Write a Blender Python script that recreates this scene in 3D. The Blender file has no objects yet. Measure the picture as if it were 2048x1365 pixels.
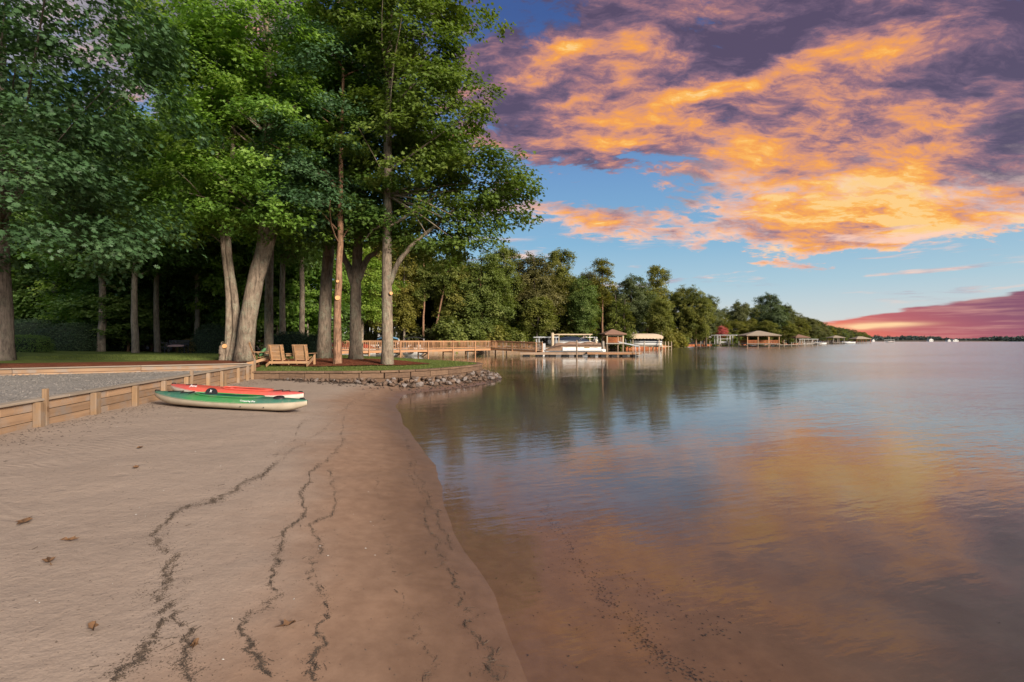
import bpy, bmesh, math, random
import numpy as np
from mathutils import Matrix, Vector, Euler
from mathutils.geometry import delaunay_2d_cdt

random.seed(7)
RNG = np.random.default_rng(11)
SC = bpy.context.scene
COL = SC.collection
R = math.radians

# ------------------------------------------------------------------ camera
EYE = 1.7            # camera height above the lake surface (z = 0)
FPX = 1000.0         # focal length in photo pixels (photo 2048 x 1365)
cam_d = bpy.data.cameras.new('camera')
cam_d.sensor_width = 36.0
cam_d.lens = 36.0 * FPX / 2048.0
cam_d.clip_start = 0.05
cam_d.clip_end = 12000.0
cam = bpy.data.objects.new('camera', cam_d)
COL.objects.link(cam)
cam.location = (0, 0, EYE)
cam.rotation_euler = (R(90), 0, 0)
SC.camera = cam

# ------------------------------------------------------------------ view
SC.view_settings.view_transform = 'Standard'
SC.view_settings.look = 'None'
SC.view_settings.exposure = 0.65
SC.view_settings.gamma = 1.0
SC.view_settings.use_curve_mapping = False
SC.render.engine = 'CYCLES'
SC.cycles.max_bounces = 6
SC.cycles.diffuse_bounces = 3
SC.cycles.glossy_bounces = 3
SC.cycles.transmission_bounces = 4
SC.cycles.transparent_max_bounces = 8
SC.cycles.caustics_reflective = False
SC.cycles.caustics_refractive = False
SC.cycles.sample_clamp_indirect = 4.0
try:
    SC.cycles.use_denoising = True
    SC.cycles.denoiser = 'OPENIMAGEDENOISE'
    SC.cycles.denoising_prefilter = 'ACCURATE'
except Exception:
    pass

# ------------------------------------------------------------------ node helpers
class G:
    """tiny expression builder over a node tree"""
    def __init__(s, nt):
        s.nt = nt; s.n = nt.nodes; s.l = nt.links
    def set(s, sock, v):
        if isinstance(v, bpy.types.NodeSocket):
            s.l.new(v, sock)
        else:
            sock.default_value = v
    def m(s, op, a, b=0.0, c=None, clamp=False):
        nd = s.n.new('ShaderNodeMath'); nd.operation = op; nd.use_clamp = clamp
        s.set(nd.inputs[0], a); s.set(nd.inputs[1], b)
        if c is not None: s.set(nd.inputs[2], c)
        return nd.outputs[0]
    def add(s, a, b): return s.m('ADD', a, b)
    def sub(s, a, b): return s.m('SUBTRACT', a, b)
    def mul(s, a, b): return s.m('MULTIPLY', a, b)
    def div(s, a, b): return s.m('DIVIDE', a, b)
    def mx(s, a, b): return s.m('MAXIMUM', a, b)
    def mn(s, a, b): return s.m('MINIMUM', a, b)
    def sat(s, a): return s.m('ADD', a, 0.0, clamp=True)
    def step(s, a, lo, hi, o0=0.0, o1=1.0, smooth=True):
        nd = s.n.new('ShaderNodeMapRange')
        nd.interpolation_type = 'SMOOTHSTEP' if smooth else 'LINEAR'
        s.set(nd.inputs[0], a); nd.inputs[1].default_value = lo; nd.inputs[2].default_value = hi
        nd.inputs[3].default_value = o0; nd.inputs[4].default_value = o1
        return nd.outputs[0]
    def xyz(s, v):
        nd = s.n.new('ShaderNodeSeparateXYZ'); s.l.new(v, nd.inputs[0]); return nd.outputs
    def comb(s, x, y, z=0.0):
        nd = s.n.new('ShaderNodeCombineXYZ')
        for i, v in enumerate((x, y, z)): s.set(nd.inputs[i], v)
        return nd.outputs[0]
    def vmul(s, v, k):
        nd = s.n.new('ShaderNodeVectorMath'); nd.operation = 'MULTIPLY'
        s.l.new(v, nd.inputs[0]); nd.inputs[1].default_value = k
        return nd.outputs[0]
    def noise(s, v, scale, detail=4.0, rough=0.55, dist=0.0, color=False):
        nd = s.n.new('ShaderNodeTexNoise')
        if v is not None: s.l.new(v, nd.inputs['Vector'])
        nd.inputs['Scale'].default_value = scale; nd.inputs['Detail'].default_value = detail
        nd.inputs['Roughness'].default_value = rough; nd.inputs['Distortion'].default_value = dist
        return nd.outputs['Color' if color else 'Fac']
    def ramp(s, f, stops, interp='LINEAR'):
        nd = s.n.new('ShaderNodeValToRGB'); cr = nd.color_ramp; cr.interpolation = interp
        while len(cr.elements) > 1: cr.elements.remove(cr.elements[-1])
        cr.elements[0].position = stops[0][0]; cr.elements[0].color = (*stops[0][1], 1)
        for p, c in stops[1:]:
            e = cr.elements.new(p); e.color = (*c, 1)
        s.set(nd.inputs[0], f)
        return nd.outputs[0]
    def mix(s, f, a, b, mode='MIX'):
        nd = s.n.new('ShaderNodeMix'); nd.data_type = 'RGBA'; nd.blend_type = mode
        s.set(nd.inputs[0], f)
        for i, v in ((6, a), (7, b)):
            if isinstance(v, bpy.types.NodeSocket): s.l.new(v, nd.inputs[i])
            else: nd.inputs[i].default_value = (*v, 1)
        return nd.outputs[2]
    def bump(s, h, strength=0.3, dist=0.02):
        nd = s.n.new('ShaderNodeBump'); nd.inputs['Strength'].default_value = strength
        nd.inputs['Distance'].default_value = dist
        s.l.new(h, nd.inputs['Height']); return nd.outputs[0]
    def obj(s):
        return s.n.new('ShaderNodeTexCoord').outputs['Object']
    def pos(s):
        return s.n.new('ShaderNodeNewGeometry').outputs['Position']
    def rnd(s):
        return s.n.new('ShaderNodeObjectInfo').outputs['Random']
    def attr(s, name):
        nd = s.n.new('ShaderNodeAttribute'); nd.attribute_name = name; return nd.outputs['Fac']

# ------------------------------------------------------------------ sky (world)
SUN_DIR = Vector((0.64, -0.66, 0.385)).normalized()        # towards the sun: behind the camera, to the right
def build_world():
    w = bpy.data.worlds.new('World'); SC.world = w; w.use_nodes = True
    nt = w.node_tree; nt.nodes.clear(); g = G(nt)
    d = nt.nodes.new('ShaderNodeTexCoord').outputs['Generated']
    x, y, z = g.xyz(d)
    DEG = 180 / math.pi
    az0 = g.mul(g.m('ARCTAN2', x, y), DEG)                  # 0 = ahead, + = right
    el0 = g.mul(g.m('ARCSINE', z), DEG)
    # cloud sheet coordinates (perspective of a flat deck overhead)
    zz = g.add(g.mx(z, 0.0), 0.26)
    cp = g.comb(g.div(x, zz), g.div(y, zz), 0.3)
    warp = g.noise(cp, 2.6, 4, 0.6, 0.0, color=True)
    wv = g.n.new('ShaderNodeVectorMath'); wv.operation = 'MULTIPLY_ADD'
    g.l.new(warp, wv.inputs[0]); wv.inputs[1].default_value = (.17, .17, 0); g.l.new(cp, wv.inputs[2])
    cw = wv.outputs[0]
    n1 = g.noise(g.vmul(cw, (1.0, 1.5, 1)), 1.7, 10, 0.60, 0.2)
    n2 = g.noise(g.vmul(cw, (1.0, 2.0, 1)), 3.6, 10, 0.64, 0.15)
    n3 = g.noise(g.vmul(cw, (1.0, 1.9, 1)), 8.5, 10, 0.66, 0.1)
    wc = g.xyz(g.noise(cp, 1.6, 8, 0.62, 0.0, color=True))
    az = g.add(az0, g.mul(g.sub(wc[0], 0.5), 20.0))
    el = g.add(el0, g.mul(g.sub(wc[1], 0.5), 13.0))
    def blob(px, py, rx, ry, a=az, e=el):
        ca = math.atan((px - 1024) / FPX); c = math.cos(ca)
        ce = math.atan((682 - py) / FPX * c)
        ra = rx / FPX * c * c * DEG; re = ry / FPX * c * DEG
        u = g.div(g.sub(a, ca * DEG), ra); v = g.div(g.sub(e, ce * DEG), re)
        r2 = g.add(g.mul(u, u), g.mul(v, v))
        return g.m('POWER', 2.7183, g.mul(r2, -1.0))
    def total(lst, a=az, e=el):
        t = None
        for (px, py, rx, ry, k) in lst:
            b = g.mul(blob(px, py, rx, ry, a, e), k)
            t = b if t is None else g.add(t, b)
        return t
    # clear sky: physical sky plus the evening gradient
    sky = nt.nodes.new('ShaderNodeTexSky'); sky.sky_type = 'NISHITA'; sky.sun_disc = False
    sky.sun_elevation = math.asin(SUN_DIR.z); sky.sun_rotation = math.atan2(SUN_DIR.x, SUN_DIR.y)
    nish = g.mix(1.0, sky.outputs[0], (0.075, 0.075, 0.075), 'MULTIPLY')
    grad = g.ramp(g.div(el0, 60.0), [(0.0, (0.80, 0.66, 0.58)), (0.035, (0.70, 0.74, 0.75)), (0.10, (0.44, 0.64, 0.76)),
                                     (0.18, (0.25, 0.50, 0.73)), (0.30, (0.17, 0.36, 0.66)), (0.42, (0.10, 0.20, 0.48)), (0.55, (0.05, 0.11, 0.34)), (1.0, (0.035, 0.085, 0.28))])
    clear = g.mix(0.2, grad, nish)
    # main cloud deck
    deck = g.step(el, 14.0, 27.0)
    cov = g.add(g.mul(deck, 0.54), total([(1560, 330, 420, 120, 0.60), (1900, 330, 330, 190, 0.65), (1800, 450, 280, 50, 0.55), (1480, 460, 200, 40, .42),
                                          (1180, 260, 210, 60, 0.45), (1190, 425, 110, 28, 0.55), (1120, 350, 130, 40, -0.45), (1240, 330, 55, 60, -0.45),
                                          (1100, 150, 200, 110, 0.35), (1080, 280, 130, 40, .3), (1330, 60, 200, 60, .25), (1080, 15, 130, 22, -0.15), (1470, 75, 110, 22, -0.12), (1400, 60, 220, 50, .18), (1020, 400, 90, 40, .3), (1520, 560, 600, 38, -0.6)]))
    cov = g.add(cov, g.add(g.mul(g.sub(n1, 0.5), 2.1), g.mul(g.sub(n3, 0.5), 1.5)))
    cloud = g.step(cov, 0.30, 0.60)
    lit = g.add(total([(1580, 150, 210, 34, 0.62), (1430, 165, 90, 26, 0.35), (1125, 68, 60, 18, 0.55), (1060, 122, 60, 16, 0.50), (1200, 250, 220, 50, 0.52),
                       (1560, 310, 250, 70, 0.55), (1780, 390, 230, 70, 0.70), (1850, 420, 140, 40, .2), (1960, 460, 170, 36, 0.55), (1500, 440, 300, 46, 0.34), (1180, 440, 170, 26, 0.45),
                       (1640, 495, 240, 22, 0.40), (1850, 130, 190, 40, 0.30), (1300, 120, 160, 40, .16), (1100, 180, 160, 60, .14), (1250, 40, 200, 40, .08),
                       (1990, 320, 110, 80, -0.34), (1400, 215, 260, 24, -0.24), (1700, 40, 250, 50, .06), (1650, 230, 200, 26, -.10), (1385, 375, 70, 30, -0.50), (2030, 80, 130, 110, -0.22), (1760, 440, 60, 15, -.35), (1530, 415, 80, 12, -.25), (1180, 320, 90, 25, -.2), (1480, 90, 200, 30, -.2)]), 0.15)
    lit = g.sub(lit, g.mul(g.step(el, 27.0, 40.0), .10))
    lit = g.add(lit, g.add(g.mul(g.sub(n2, 0.5), 2.1), g.mul(g.sub(n3, 0.5), 1.35)))
    ccol = g.ramp(lit, [(0.0, (0.10, 0.072, 0.125)), (0.17, (0.16, 0.105, 0.165)), (0.36, (0.34, 0.17, 0.20)), (0.54, (0.68, 0.29, 0.18)),
                        (0.75, (0.94, 0.37, 0.065)), (0.92, (1.0, 0.51, 0.10)), (1.0, (1.0, 0.62, 0.22))])
    # away from the sunset the deck is brightened to pale grey as added fill light
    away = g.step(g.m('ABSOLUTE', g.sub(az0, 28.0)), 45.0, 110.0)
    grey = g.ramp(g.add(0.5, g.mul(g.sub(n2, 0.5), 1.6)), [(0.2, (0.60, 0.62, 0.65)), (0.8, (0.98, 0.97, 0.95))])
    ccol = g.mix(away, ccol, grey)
    # thin edges of the low clouds go pale
    pale = g.mul(g.sub(1.0, g.step(el, 12.0, 21.0)), g.sub(1.0, g.step(cov, 0.45, 1.0)))
    ccol = g.mix(g.mul(pale, 0.65), ccol, (0.92, 0.66, 0.58))
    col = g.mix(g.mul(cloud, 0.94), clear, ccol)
    # wisps over the clear band
    wn = g.noise(g.vmul(g.comb(az0, el0, 1.7), (0.055, 0.42, 1)), 1.6, 7, 0.6, 0.3)
    wisp = g.mul(g.step(wn, 0.55, 0.68), g.mul(g.step(el0, 2.2, 5.0), g.sub(1.0, g.step(el0, 9.5, 14.0))))
    wcol = g.ramp(g.noise(g.vmul(g.comb(az0, el0, 5.0), (0.07, 0.3, 1)), 2.0, 5), [(0.40, (0.42, 0.30, 0.38)), (0.52, (0.95, 0.62, 0.50))])
    col = g.mix(g.mul(wisp, 0.85), col, wcol)
    # low bank on the right-hand horizon
    wav = g.mul(g.sub(g.noise(g.comb(g.mul(az0, 0.10), g.mul(el0, .5), 2.0), 2.5, 4, 0.5), 0.5), 1.3)
    top = g.add(g.mul(g.sub(az0, 31.0), 0.155), 1.75)
    bank = g.mul(g.step(g.sub(top, g.add(el0, wav)), -0.10, 0.22), g.mul(g.step(az0, 29.0, 33.0), g.sub(1.0, g.step(az0, 75.0, 120.0))))
    bcol = g.ramp(g.add(g.div(g.sub(az0, 30.0), 20.0), g.mul(el0, 0.10)), [(0.0, (0.90, 0.25, 0.10)), (0.28, (0.82, 0.20, 0.13)), (0.55, (0.52, 0.14, 0.15)), (0.85, (0.33, 0.11, 0.16)), (1.0, (0.25, 0.10, 0.16))])
    bn = g.noise(g.vmul(g.comb(az0, el0, 0.0), (0.06, 0.9, 1)), 2.2, 6, 0.6)
    bcol = g.mix(g.step(bn, 0.45, 0.75, 0.0, 0.5), bcol, (0.80, 0.42, 0.34))
    slit = total([(1740, 651, 70, 5.5, 1.0), (1800, 648, 60, 3.5, 0.7), (1722, 655, 20, 5, .8)], az0, g.add(el0, g.mul(wav, 0.2)))
    bcol = g.mix(g.sat(g.mul(slit, .85)), bcol, (1.0, 0.66, 0.36))
    col = g.mix(bank, col, bcol)
    # below the horizon
    col = g.mix(g.step(el0, -1.0, 0.0), (0.20, 0.17, 0.15), col)
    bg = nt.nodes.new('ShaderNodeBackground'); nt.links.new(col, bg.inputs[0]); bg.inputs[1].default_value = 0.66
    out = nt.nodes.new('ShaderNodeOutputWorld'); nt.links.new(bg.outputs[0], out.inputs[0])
    try:
        w.cycles.sampling_method = 'MANUAL'; w.cycles.sample_map_resolution = 512
    except Exception: pass
build_world()

# ------------------------------------------------------------------ sun
sun_d = bpy.data.lights.new('sun', 'SUN')
sun_d.energy = 5.0
sun_d.angle = R(17)
sun_d.color = (1.0, 0.89, 0.76)
sun = bpy.data.objects.new('sun', sun_d); COL.objects.link(sun)
sun.location = (30, -30, 40)
sun.rotation_euler = (-SUN_DIR).to_track_quat('-Z', 'Y').to_euler()

# ------------------------------------------------------------------ materials
MAT = {}
def newmat(name):
    m = bpy.data.materials.new(name); m.use_nodes = True
    nt = m.node_tree; nt.nodes.clear()
    out = nt.nodes.new('ShaderNodeOutputMaterial')
    MAT[name] = m
    return m, G(nt), out
def principled(g, out, col, rough=0.6, normal=None, metal=0.0, spec=0.5, coat=0.0):
    p = g.n.new('ShaderNodeBsdfPrincipled')
    if isinstance(col, bpy.types.NodeSocket): g.l.new(col, p.inputs['Base Color'])
    else: p.inputs['Base Color'].default_value = (*col, 1)
    g.set(p.inputs['Roughness'], rough)
    p.inputs['Metallic'].default_value = metal
    p.inputs['Specular IOR Level'].default_value = spec
    p.inputs['Coat Weight'].default_value = coat
    if normal is not None: g.l.new(normal, p.inputs['Normal'])
    g.l.new(p.outputs[0], out.inputs[0])
    return p
def simple(name, a, b=None, scale=6.0, rough=0.6, bump=0.0, metal=0.0, spec=0.4, stretch=(1, 1, 1), bdist=0.01, jitter=0.12, coat=0.0):
    m, g, out = newmat(name)
    if b is None: b = tuple(c * 0.75 for c in a)
    v = g.vmul(g.obj(), stretch)
    n = g.noise(v, scale, 6, 0.6)
    c = g.ramp(n, [(0.32, b), (0.68, a)])
    k = g.add(1.0 - jitter, g.mul(g.rnd(), 2 * jitter))
    c = g.mix(1.0, c, g.comb(k, k, k), 'MULTIPLY')
    nm = g.bump(g.noise(v, scale * 2.5, 6, 0.65), bump, bdist) if bump else None
    principled(g, out, c, rough, nm, metal, spec, coat)
    return m
def wood(name, a, b, knot=(0.10, 0.05, 0.025), scale=1.0, rough=0.75, grey=0.0):
    """boards lie along local x"""
    m, g, out = newmat(name)
    r = g.rnd()
    o = g.xyz(g.obj())
    v = g.comb(g.add(o[0], g.mul(r, 37.0)), g.add(o[1], g.mul(r, 11.0)), o[2])
    grain = g.noise(g.vmul(v, (1.2 * scale, 26 * scale, 26 * scale)), 1.0, 6, 0.6, 0.4)
    big = g.noise(g.vmul(v, (1.0, 3, 3)), 1.5, 4, 0.6)
    c = g.ramp(g.add(g.mul(grain, 0.65), g.mul(big, 0.35)), [(0.33, b), (0.62, a)])
    kn = g.step(g.noise(g.vmul(v, (4, 9, 9)), 1.0, 2, 0.4), 0.70, 0.76)
    c = g.mix(g.mul(kn, 0.6), c, knot)
    if grey: c = g.mix(g.step(g.noise(v, 2.3, 5, 0.65), 0.45, 0.65, 0.0, grey), c, (0.24, 0.20, 0.17))
    k = g.add(0.80, g.mul(r, 0.36))
    c = g.mix(1.0, c, g.comb(k, k, k), 'MULTIPLY')
    principled(g, out, c, rough, g.bump(grain, 0.35, 0.006), spec=0.25)
    return m
wood('timber', (0.33, 0.205, 0.12), (0.195, 0.12, 0.072), grey=0.7)
wood('timber_cap', (0.30, 0.235, 0.175), (0.19, 0.15, 0.115), grey=0.5)
wood('timber_post', (0.30, 0.19, 0.105), (0.175, 0.11, 0.065), grey=0.5)
wood('bridge_wood', (0.46, 0.235, 0.115), (0.30, 0.15, 0.075), grey=.25)
wood('bridge_deck', (0.36, 0.24, 0.16), (0.22, 0.15, 0.10), grey=0.4)
wood('cedar', (0.40, 0.225, 0.112), (0.26, 0.14, 0.07), grey=.3)
wood('grey_wood', (0.32, 0.27, 0.22), (0.19, 0.16, 0.13))
wood('red_wood', (0.40, 0.13, 0.05), (0.27, 0.085, 0.035))
wood('pale_wood', (0.52, 0.40, 0.27), (0.36, 0.27, 0.18))
simple('pile', (0.26, 0.18, 0.12), (0.12, 0.085, 0.06), 3, 0.85, 0.5, stretch=(6, 6, 0.8))
simple('white_paint', (0.56, 0.54, 0.50), (0.42, 0.40, 0.37), 5, 0.45)
simple('white_gel', (0.78, 0.76, 0.72), (0.68, 0.66, 0.62), 2, 0.22, spec=0.6, coat=0.3)
simple('alu', (0.62, 0.61, 0.60), (0.48, 0.47, 0.46), 4, 0.35, metal=0.85)
simple('dark_metal', (0.035, 0.035, 0.038), (0.02, 0.02, 0.022), 6, 0.45, metal=0.3)
simple('black', (0.012, 0.012, 0.013), (0.02, 0.02, 0.02), 8, 0.5)
simple('navy_canvas', (0.020, 0.030, 0.055), (0.012, 0.018, 0.036), 3, 0.85, 0.3)
simple('blue_canvas', (0.10, 0.26, 0.40), (0.08, 0.20, 0.32), 3, 0.8, 0.3)
simple('tan_canvas', (0.37, 0.235, 0.155), (0.27, 0.165, 0.105), 1.6, 0.85, 0.5, bdist=0.04)
simple('beige_canvas', (0.56, 0.44, 0.31), (0.45, 0.34, 0.235), 2, 0.85, 0.2)
simple('red_gel', (0.48, 0.05, 0.03), (0.38, 0.04, 0.025), 2, 0.25, spec=0.6)
simple('shingle_brown', (0.24, 0.13, 0.085), (0.15, 0.085, 0.06), 14, 0.9, 0.5)
simple('shingle_tan', (0.33, 0.26, 0.19), (0.22, 0.17, 0.125), 14, 0.9, 0.5)
simple('shingle_slate', (0.10, 0.11, 0.14), (0.06, 0.07, 0.09), 10, 0.9, 0.5)
simple('stone_wall', (0.36, 0.25, 0.19), (0.22, 0.15, 0.115), 4, 0.9, 0.5, bdist=.05)
simple('glass_dark', (0.03, 0.04, 0.05), (0.02, 0.025, 0.03), 2, 0.08, spec=0.8)
simple('gold_trim', (0.45, 0.30, 0.14), (0.35, 0.22, 0.10), 4, 0.5)
simple('pink_cushion', (0.42, 0.26, 0.24), (0.32, 0.19, 0.18), 8, 0.9)
simple('green_cushion', (0.10, 0.24, 0.10), (0.07, 0.18, 0.07), 8, 0.9)
simple('cut_wood', (0.62, 0.34, 0.15), (0.48, 0.24, 0.10), 8, 0.85)
simple('lettering', (0.80, 0.78, 0.76), (0.75, 0.73, 0.71), 3, 0.5)

def rock_mat():
    m, g, out = newmat('rock')
    o = g.obj(); r = g.rnd()
    c = g.ramp(g.add(g.mul(g.noise(o, 7, 6, .65), 0.7), g.mul(r, 0.35)), [(0.30, (0.040, 0.030, 0.024)), (0.55, (0.125, 0.080, 0.056)), (0.80, (0.25, 0.165, 0.115))])
    c = g.mix(g.step(r, 0.75, 0.8), c, g.mix(0.5, c, (0.20, 0.195, 0.195)))
    z = g.xyz(g.pos())[2]
    c = g.mix(g.step(g.add(z, g.mul(g.noise(g.pos(), 3), .1)), 0.06, 0.20, 0.72, 0.0), c, (0.035, 0.025, 0.02))
    principled(g, out, c, 0.8, g.bump(g.noise(o, 18, 6, .7), .6, .02), spec=.3)
rock_mat()
def block_mat():
    m, g, out = newmat('wall_block')
    o = g.obj(); r = g.rnd()
    v = g.comb(g.add(g.xyz(o)[0], g.mul(r, 30.0)), g.xyz(o)[1], g.xyz(o)[2])
    c = g.ramp(g.add(g.mul(g.noise(g.vmul(v, (2, 6, 14)), 2.0, 6, .65), .8), g.mul(r, .2)), [(0.3, (0.085, 0.052, 0.034)), (0.6, (0.17, 0.105, 0.066)), (.8, (.24, .155, .10))])
    c = g.mix(g.step(g.noise(g.vmul(v, (6, 6, .7)), 1.5, 4), .55, .7, 0, .5), c, (0.055, 0.04, 0.03))
    principled(g, out, c, 0.9, g.bump(g.noise(v, 22, 6, .7), .6, .012), spec=.2)
block_mat()
def bark_mat(name, a, b, lich=0.4, sc=1.0):
    m, g, out = newmat(name)
    o = g.obj()
    ridg = g.noise(g.vmul(o, (13 * sc, 13 * sc, 2.2 * sc)), 1.0, 8, 0.7, 0.8)
    plat = g.noise(g.vmul(o, (5, 5, 3.2)), 1.0, 5, 0.65)
    c = g.ramp(g.add(g.mul(ridg, .65), g.mul(plat, .35)), [(0.40, b), (0.58, a)])
    li = g.mul(g.step(g.noise(o, 2.4, 6, .7), .47, .62), g.step(g.noise(o, 20, 3, .6), .40, .55))
    c = g.mix(g.mul(li, lich), c, (0.27, 0.28, 0.20))
    k = g.add(0.85, g.mul(g.rnd(), 0.3)); c = g.mix(1.0, c, g.comb(k, k, k), 'MULTIPLY')
    principled(g, out, c, 0.92, g.bump(ridg, 1.0, 0.05), spec=.15)
bark_mat('bark', (0.27, 0.205, 0.150), (0.095, 0.072, 0.053), 0.55)
bark_mat('bark_oak', (0.215, 0.17, 0.14), (0.085, 0.068, 0.058), 0.2)
bark_mat('bark_red', (0.30, 0.165, 0.10), (0.10, 0.055, 0.035), 0.1)
bark_mat('bark_pale', (0.30, 0.245, 0.19), (0.13, 0.10, 0.08), 0.2)
bark_mat('bark_dark', (0.13, 0.095, 0.072), (0.045, 0.034, 0.028), 0.1)

def leaf_mat(name, lo, mid, hi, trans=0.45, hue=0.10, rough=0.5):
    m, g, out = newmat(name)
    t = g.attr('tint')
    c = g.ramp(t, [(0.0, lo), (0.5, mid), (1.0, hi)])
    r = g.rnd()
    k = g.add(1.0 - hue, g.mul(r, 2 * hue)); k2 = g.add(1.0 + hue, g.mul(r, -1.4 * hue))
    c = g.mix(1.0, c, g.comb(k, 1.0, k2), 'MULTIPLY')
    p = g.n.new('ShaderNodeBsdfPrincipled'); g.l.new(c, p.inputs['Base Color'])
    p.inputs['Roughness'].default_value = rough; p.inputs['Specular IOR Level'].default_value = 0.25
    tr = g.n.new('ShaderNodeBsdfTranslucent')
    g.l.new(g.mix(1.0, c, (1.25, 1.35, 0.55), 'MULTIPLY'), tr.inputs[0])
    mx = g.n.new('ShaderNodeMixShader'); mx.inputs[0].default_value = trans
    g.l.new(p.outputs[0], mx.inputs[1]); g.l.new(tr.outputs[0], mx.inputs[2]); g.l.new(mx.outputs[0], out.inputs[0])
leaf_mat('leaf_maple', (0.10, 0.175, 0.030), (0.18, 0.285, 0.042), (0.29, 0.37, 0.075))
leaf_mat('leaf_oak', (0.035, 0.075, 0.030), (0.055, 0.115, 0.045), (0.10, 0.165, 0.075), 0.30, .05)
leaf_mat('leaf_gum', (0.065, 0.115, 0.024), (0.105, 0.17, 0.030), (0.17, 0.225, 0.050), 0.42)
leaf_mat('leaf_dark', (0.085, 0.145, 0.042), (0.13, 0.205, 0.055), (0.19, 0.265, 0.075), 0.5)
leaf_mat('leaf_yellow', (0.14, 0.17, 0.025), (0.24, 0.25, 0.035), (0.34, 0.30, 0.05))
leaf_mat('leaf_far', (0.105, 0.125, 0.030), (0.165, 0.180, 0.038), (0.24, 0.235, 0.058), 0.4, .22)
leaf_mat('leaf_fardark', (0.085, 0.098, 0.040), (0.125, 0.135, 0.052), (0.17, 0.175, 0.068), 0.35, .18)
leaf_mat('leaf_rust', (0.14, 0.09, 0.028), (0.19, 0.125, 0.035), (0.24, 0.17, 0.05), 0.35)
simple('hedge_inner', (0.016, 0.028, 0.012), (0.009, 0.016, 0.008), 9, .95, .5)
leaf_mat('leaf_hedge', (0.020, 0.038, 0.018), (0.036, 0.064, 0.028), (0.065, 0.10, 0.045), 0.2, .06)
leaf_mat('leaf_pink', (0.32, 0.06, 0.065), (0.45, 0.10, 0.10), (0.55, 0.17, 0.16), 0.3, .03)
leaf_mat('leaf_conifer', (0.085, 0.115, 0.022), (0.13, 0.155, 0.028), (0.18, 0.18, 0.04), 0.25, .10)

# ------------------------------------------------------------------ object helpers
def P(px, d, z=0.0):
    """a point at depth d in the direction of photo column px"""
    return Vector(((px - 1024) / FPX * d, d, z))
def ground(px, py, z):
    d = (EYE - z) * FPX / (py - 682.5)
    return P(px, d, z)
def tagged(o, label=None, cat=None, group=None, kind=None):
    if label: o['label'] = label
    if cat: o['category'] = cat
    if group: o['group'] = group
    if kind: o['kind'] = kind
    return o
def thing(name, label, cat, loc=(0, 0, 0), rz=0.0, group=None):
    o = bpy.data.objects.new(name, None); COL.objects.link(o)
    o.empty_display_size = 0.2
    o.matrix_basis = Matrix.Translation(Vector(loc)) @ Matrix.Rotation(rz, 4, 'Z')
    return tagged(o, label, cat, group)
def link(name, mesh, mat=None, parent=None, M=None, world=False):
    o = bpy.data.objects.new(name, mesh); COL.objects.link(o)
    if mat is not None and len(mesh.materials) == 0: mesh.materials.append(MAT[mat])
    M = M if M is not None else Matrix.Identity(4)
    if parent is not None:
        o.parent = parent
        o.matrix_basis = (root_matrix(parent).inverted() @ M) if world else M
    else:
        o.matrix_basis = M
    return o
def root_matrix(o):
    M = o.matrix_basis.copy()
    while o.parent: o = o.parent; M = o.matrix_basis @ M
    return M
def copy_tree(o, parent=None):
    c = o.copy(); COL.objects.link(c); c.parent = parent
    for ch in o.children: copy_tree(ch, c)
    return c
BOXES = {}
def box_mesh(dx, dy, dz, mat, bev=None):
    key = (round(dx, 3), round(dy, 3), round(dz, 3), mat, bev)
    if key in BOXES: return BOXES[key]
    bm = bmesh.new(); bmesh.ops.create_cube(bm, size=1.0)
    bmesh.ops.scale(bm, vec=(key[0], key[1], key[2]), verts=bm.verts)
    b = bev if bev is not None else 0.10 * min(dx, dy, dz)
    if b > 0: bmesh.ops.bevel(bm, geom=list(bm.edges), offset=b, segments=1, affect='EDGES', profile=0.5)
    me = bpy.data.meshes.new('box'); bm.to_mesh(me); bm.free()
    me.materials.append(MAT[mat]); BOXES[key] = me
    return me
def beam_matrix(p0, p1, roll=0.0):
    p0 = Vector(p0); p1 = Vector(p1); x = (p1 - p0); L = x.length; x = x / L
    up = Vector((0, 0, 1)) if abs(x.z) < 0.95 else Vector((0, 1, 0))
    y = up.cross(x).normalized(); z = x.cross(y)
    M = Matrix((x, y, z)).transposed().to_4x4()
    return Matrix.Translation((p0 + p1) / 2) @ M @ Matrix.Rotation(roll, 4, 'X'), L
def beam(name, p0, p1, w, h, mat, parent=None, world=False, roll=0.0, bev=None):
    """a squared timber from p0 to p1, w across, h tall"""
    M, L = beam_matrix(p0, p1, roll)
    return link(name, box_mesh(L, w, h, mat, bev), None, parent, M, world)
def block(name, c, dims, mat, parent=None, world=False, rz=0.0, bev=None):
    M = Matrix.Translation(Vector(c)) @ Matrix.Rotation(rz, 4, 'Z')
    return link(name, box_mesh(*dims, mat, bev), None, parent, M, world)
def raw_mesh(name, verts, faces, smooth=False):
    me = bpy.data.meshes.new(name); me.from_pydata([tuple(v) for v in verts], [], [tuple(f) for f in faces]); me.update()
    if smooth: me.polygons.foreach_set('use_smooth', [True] * len(me.polygons))
    return me
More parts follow.
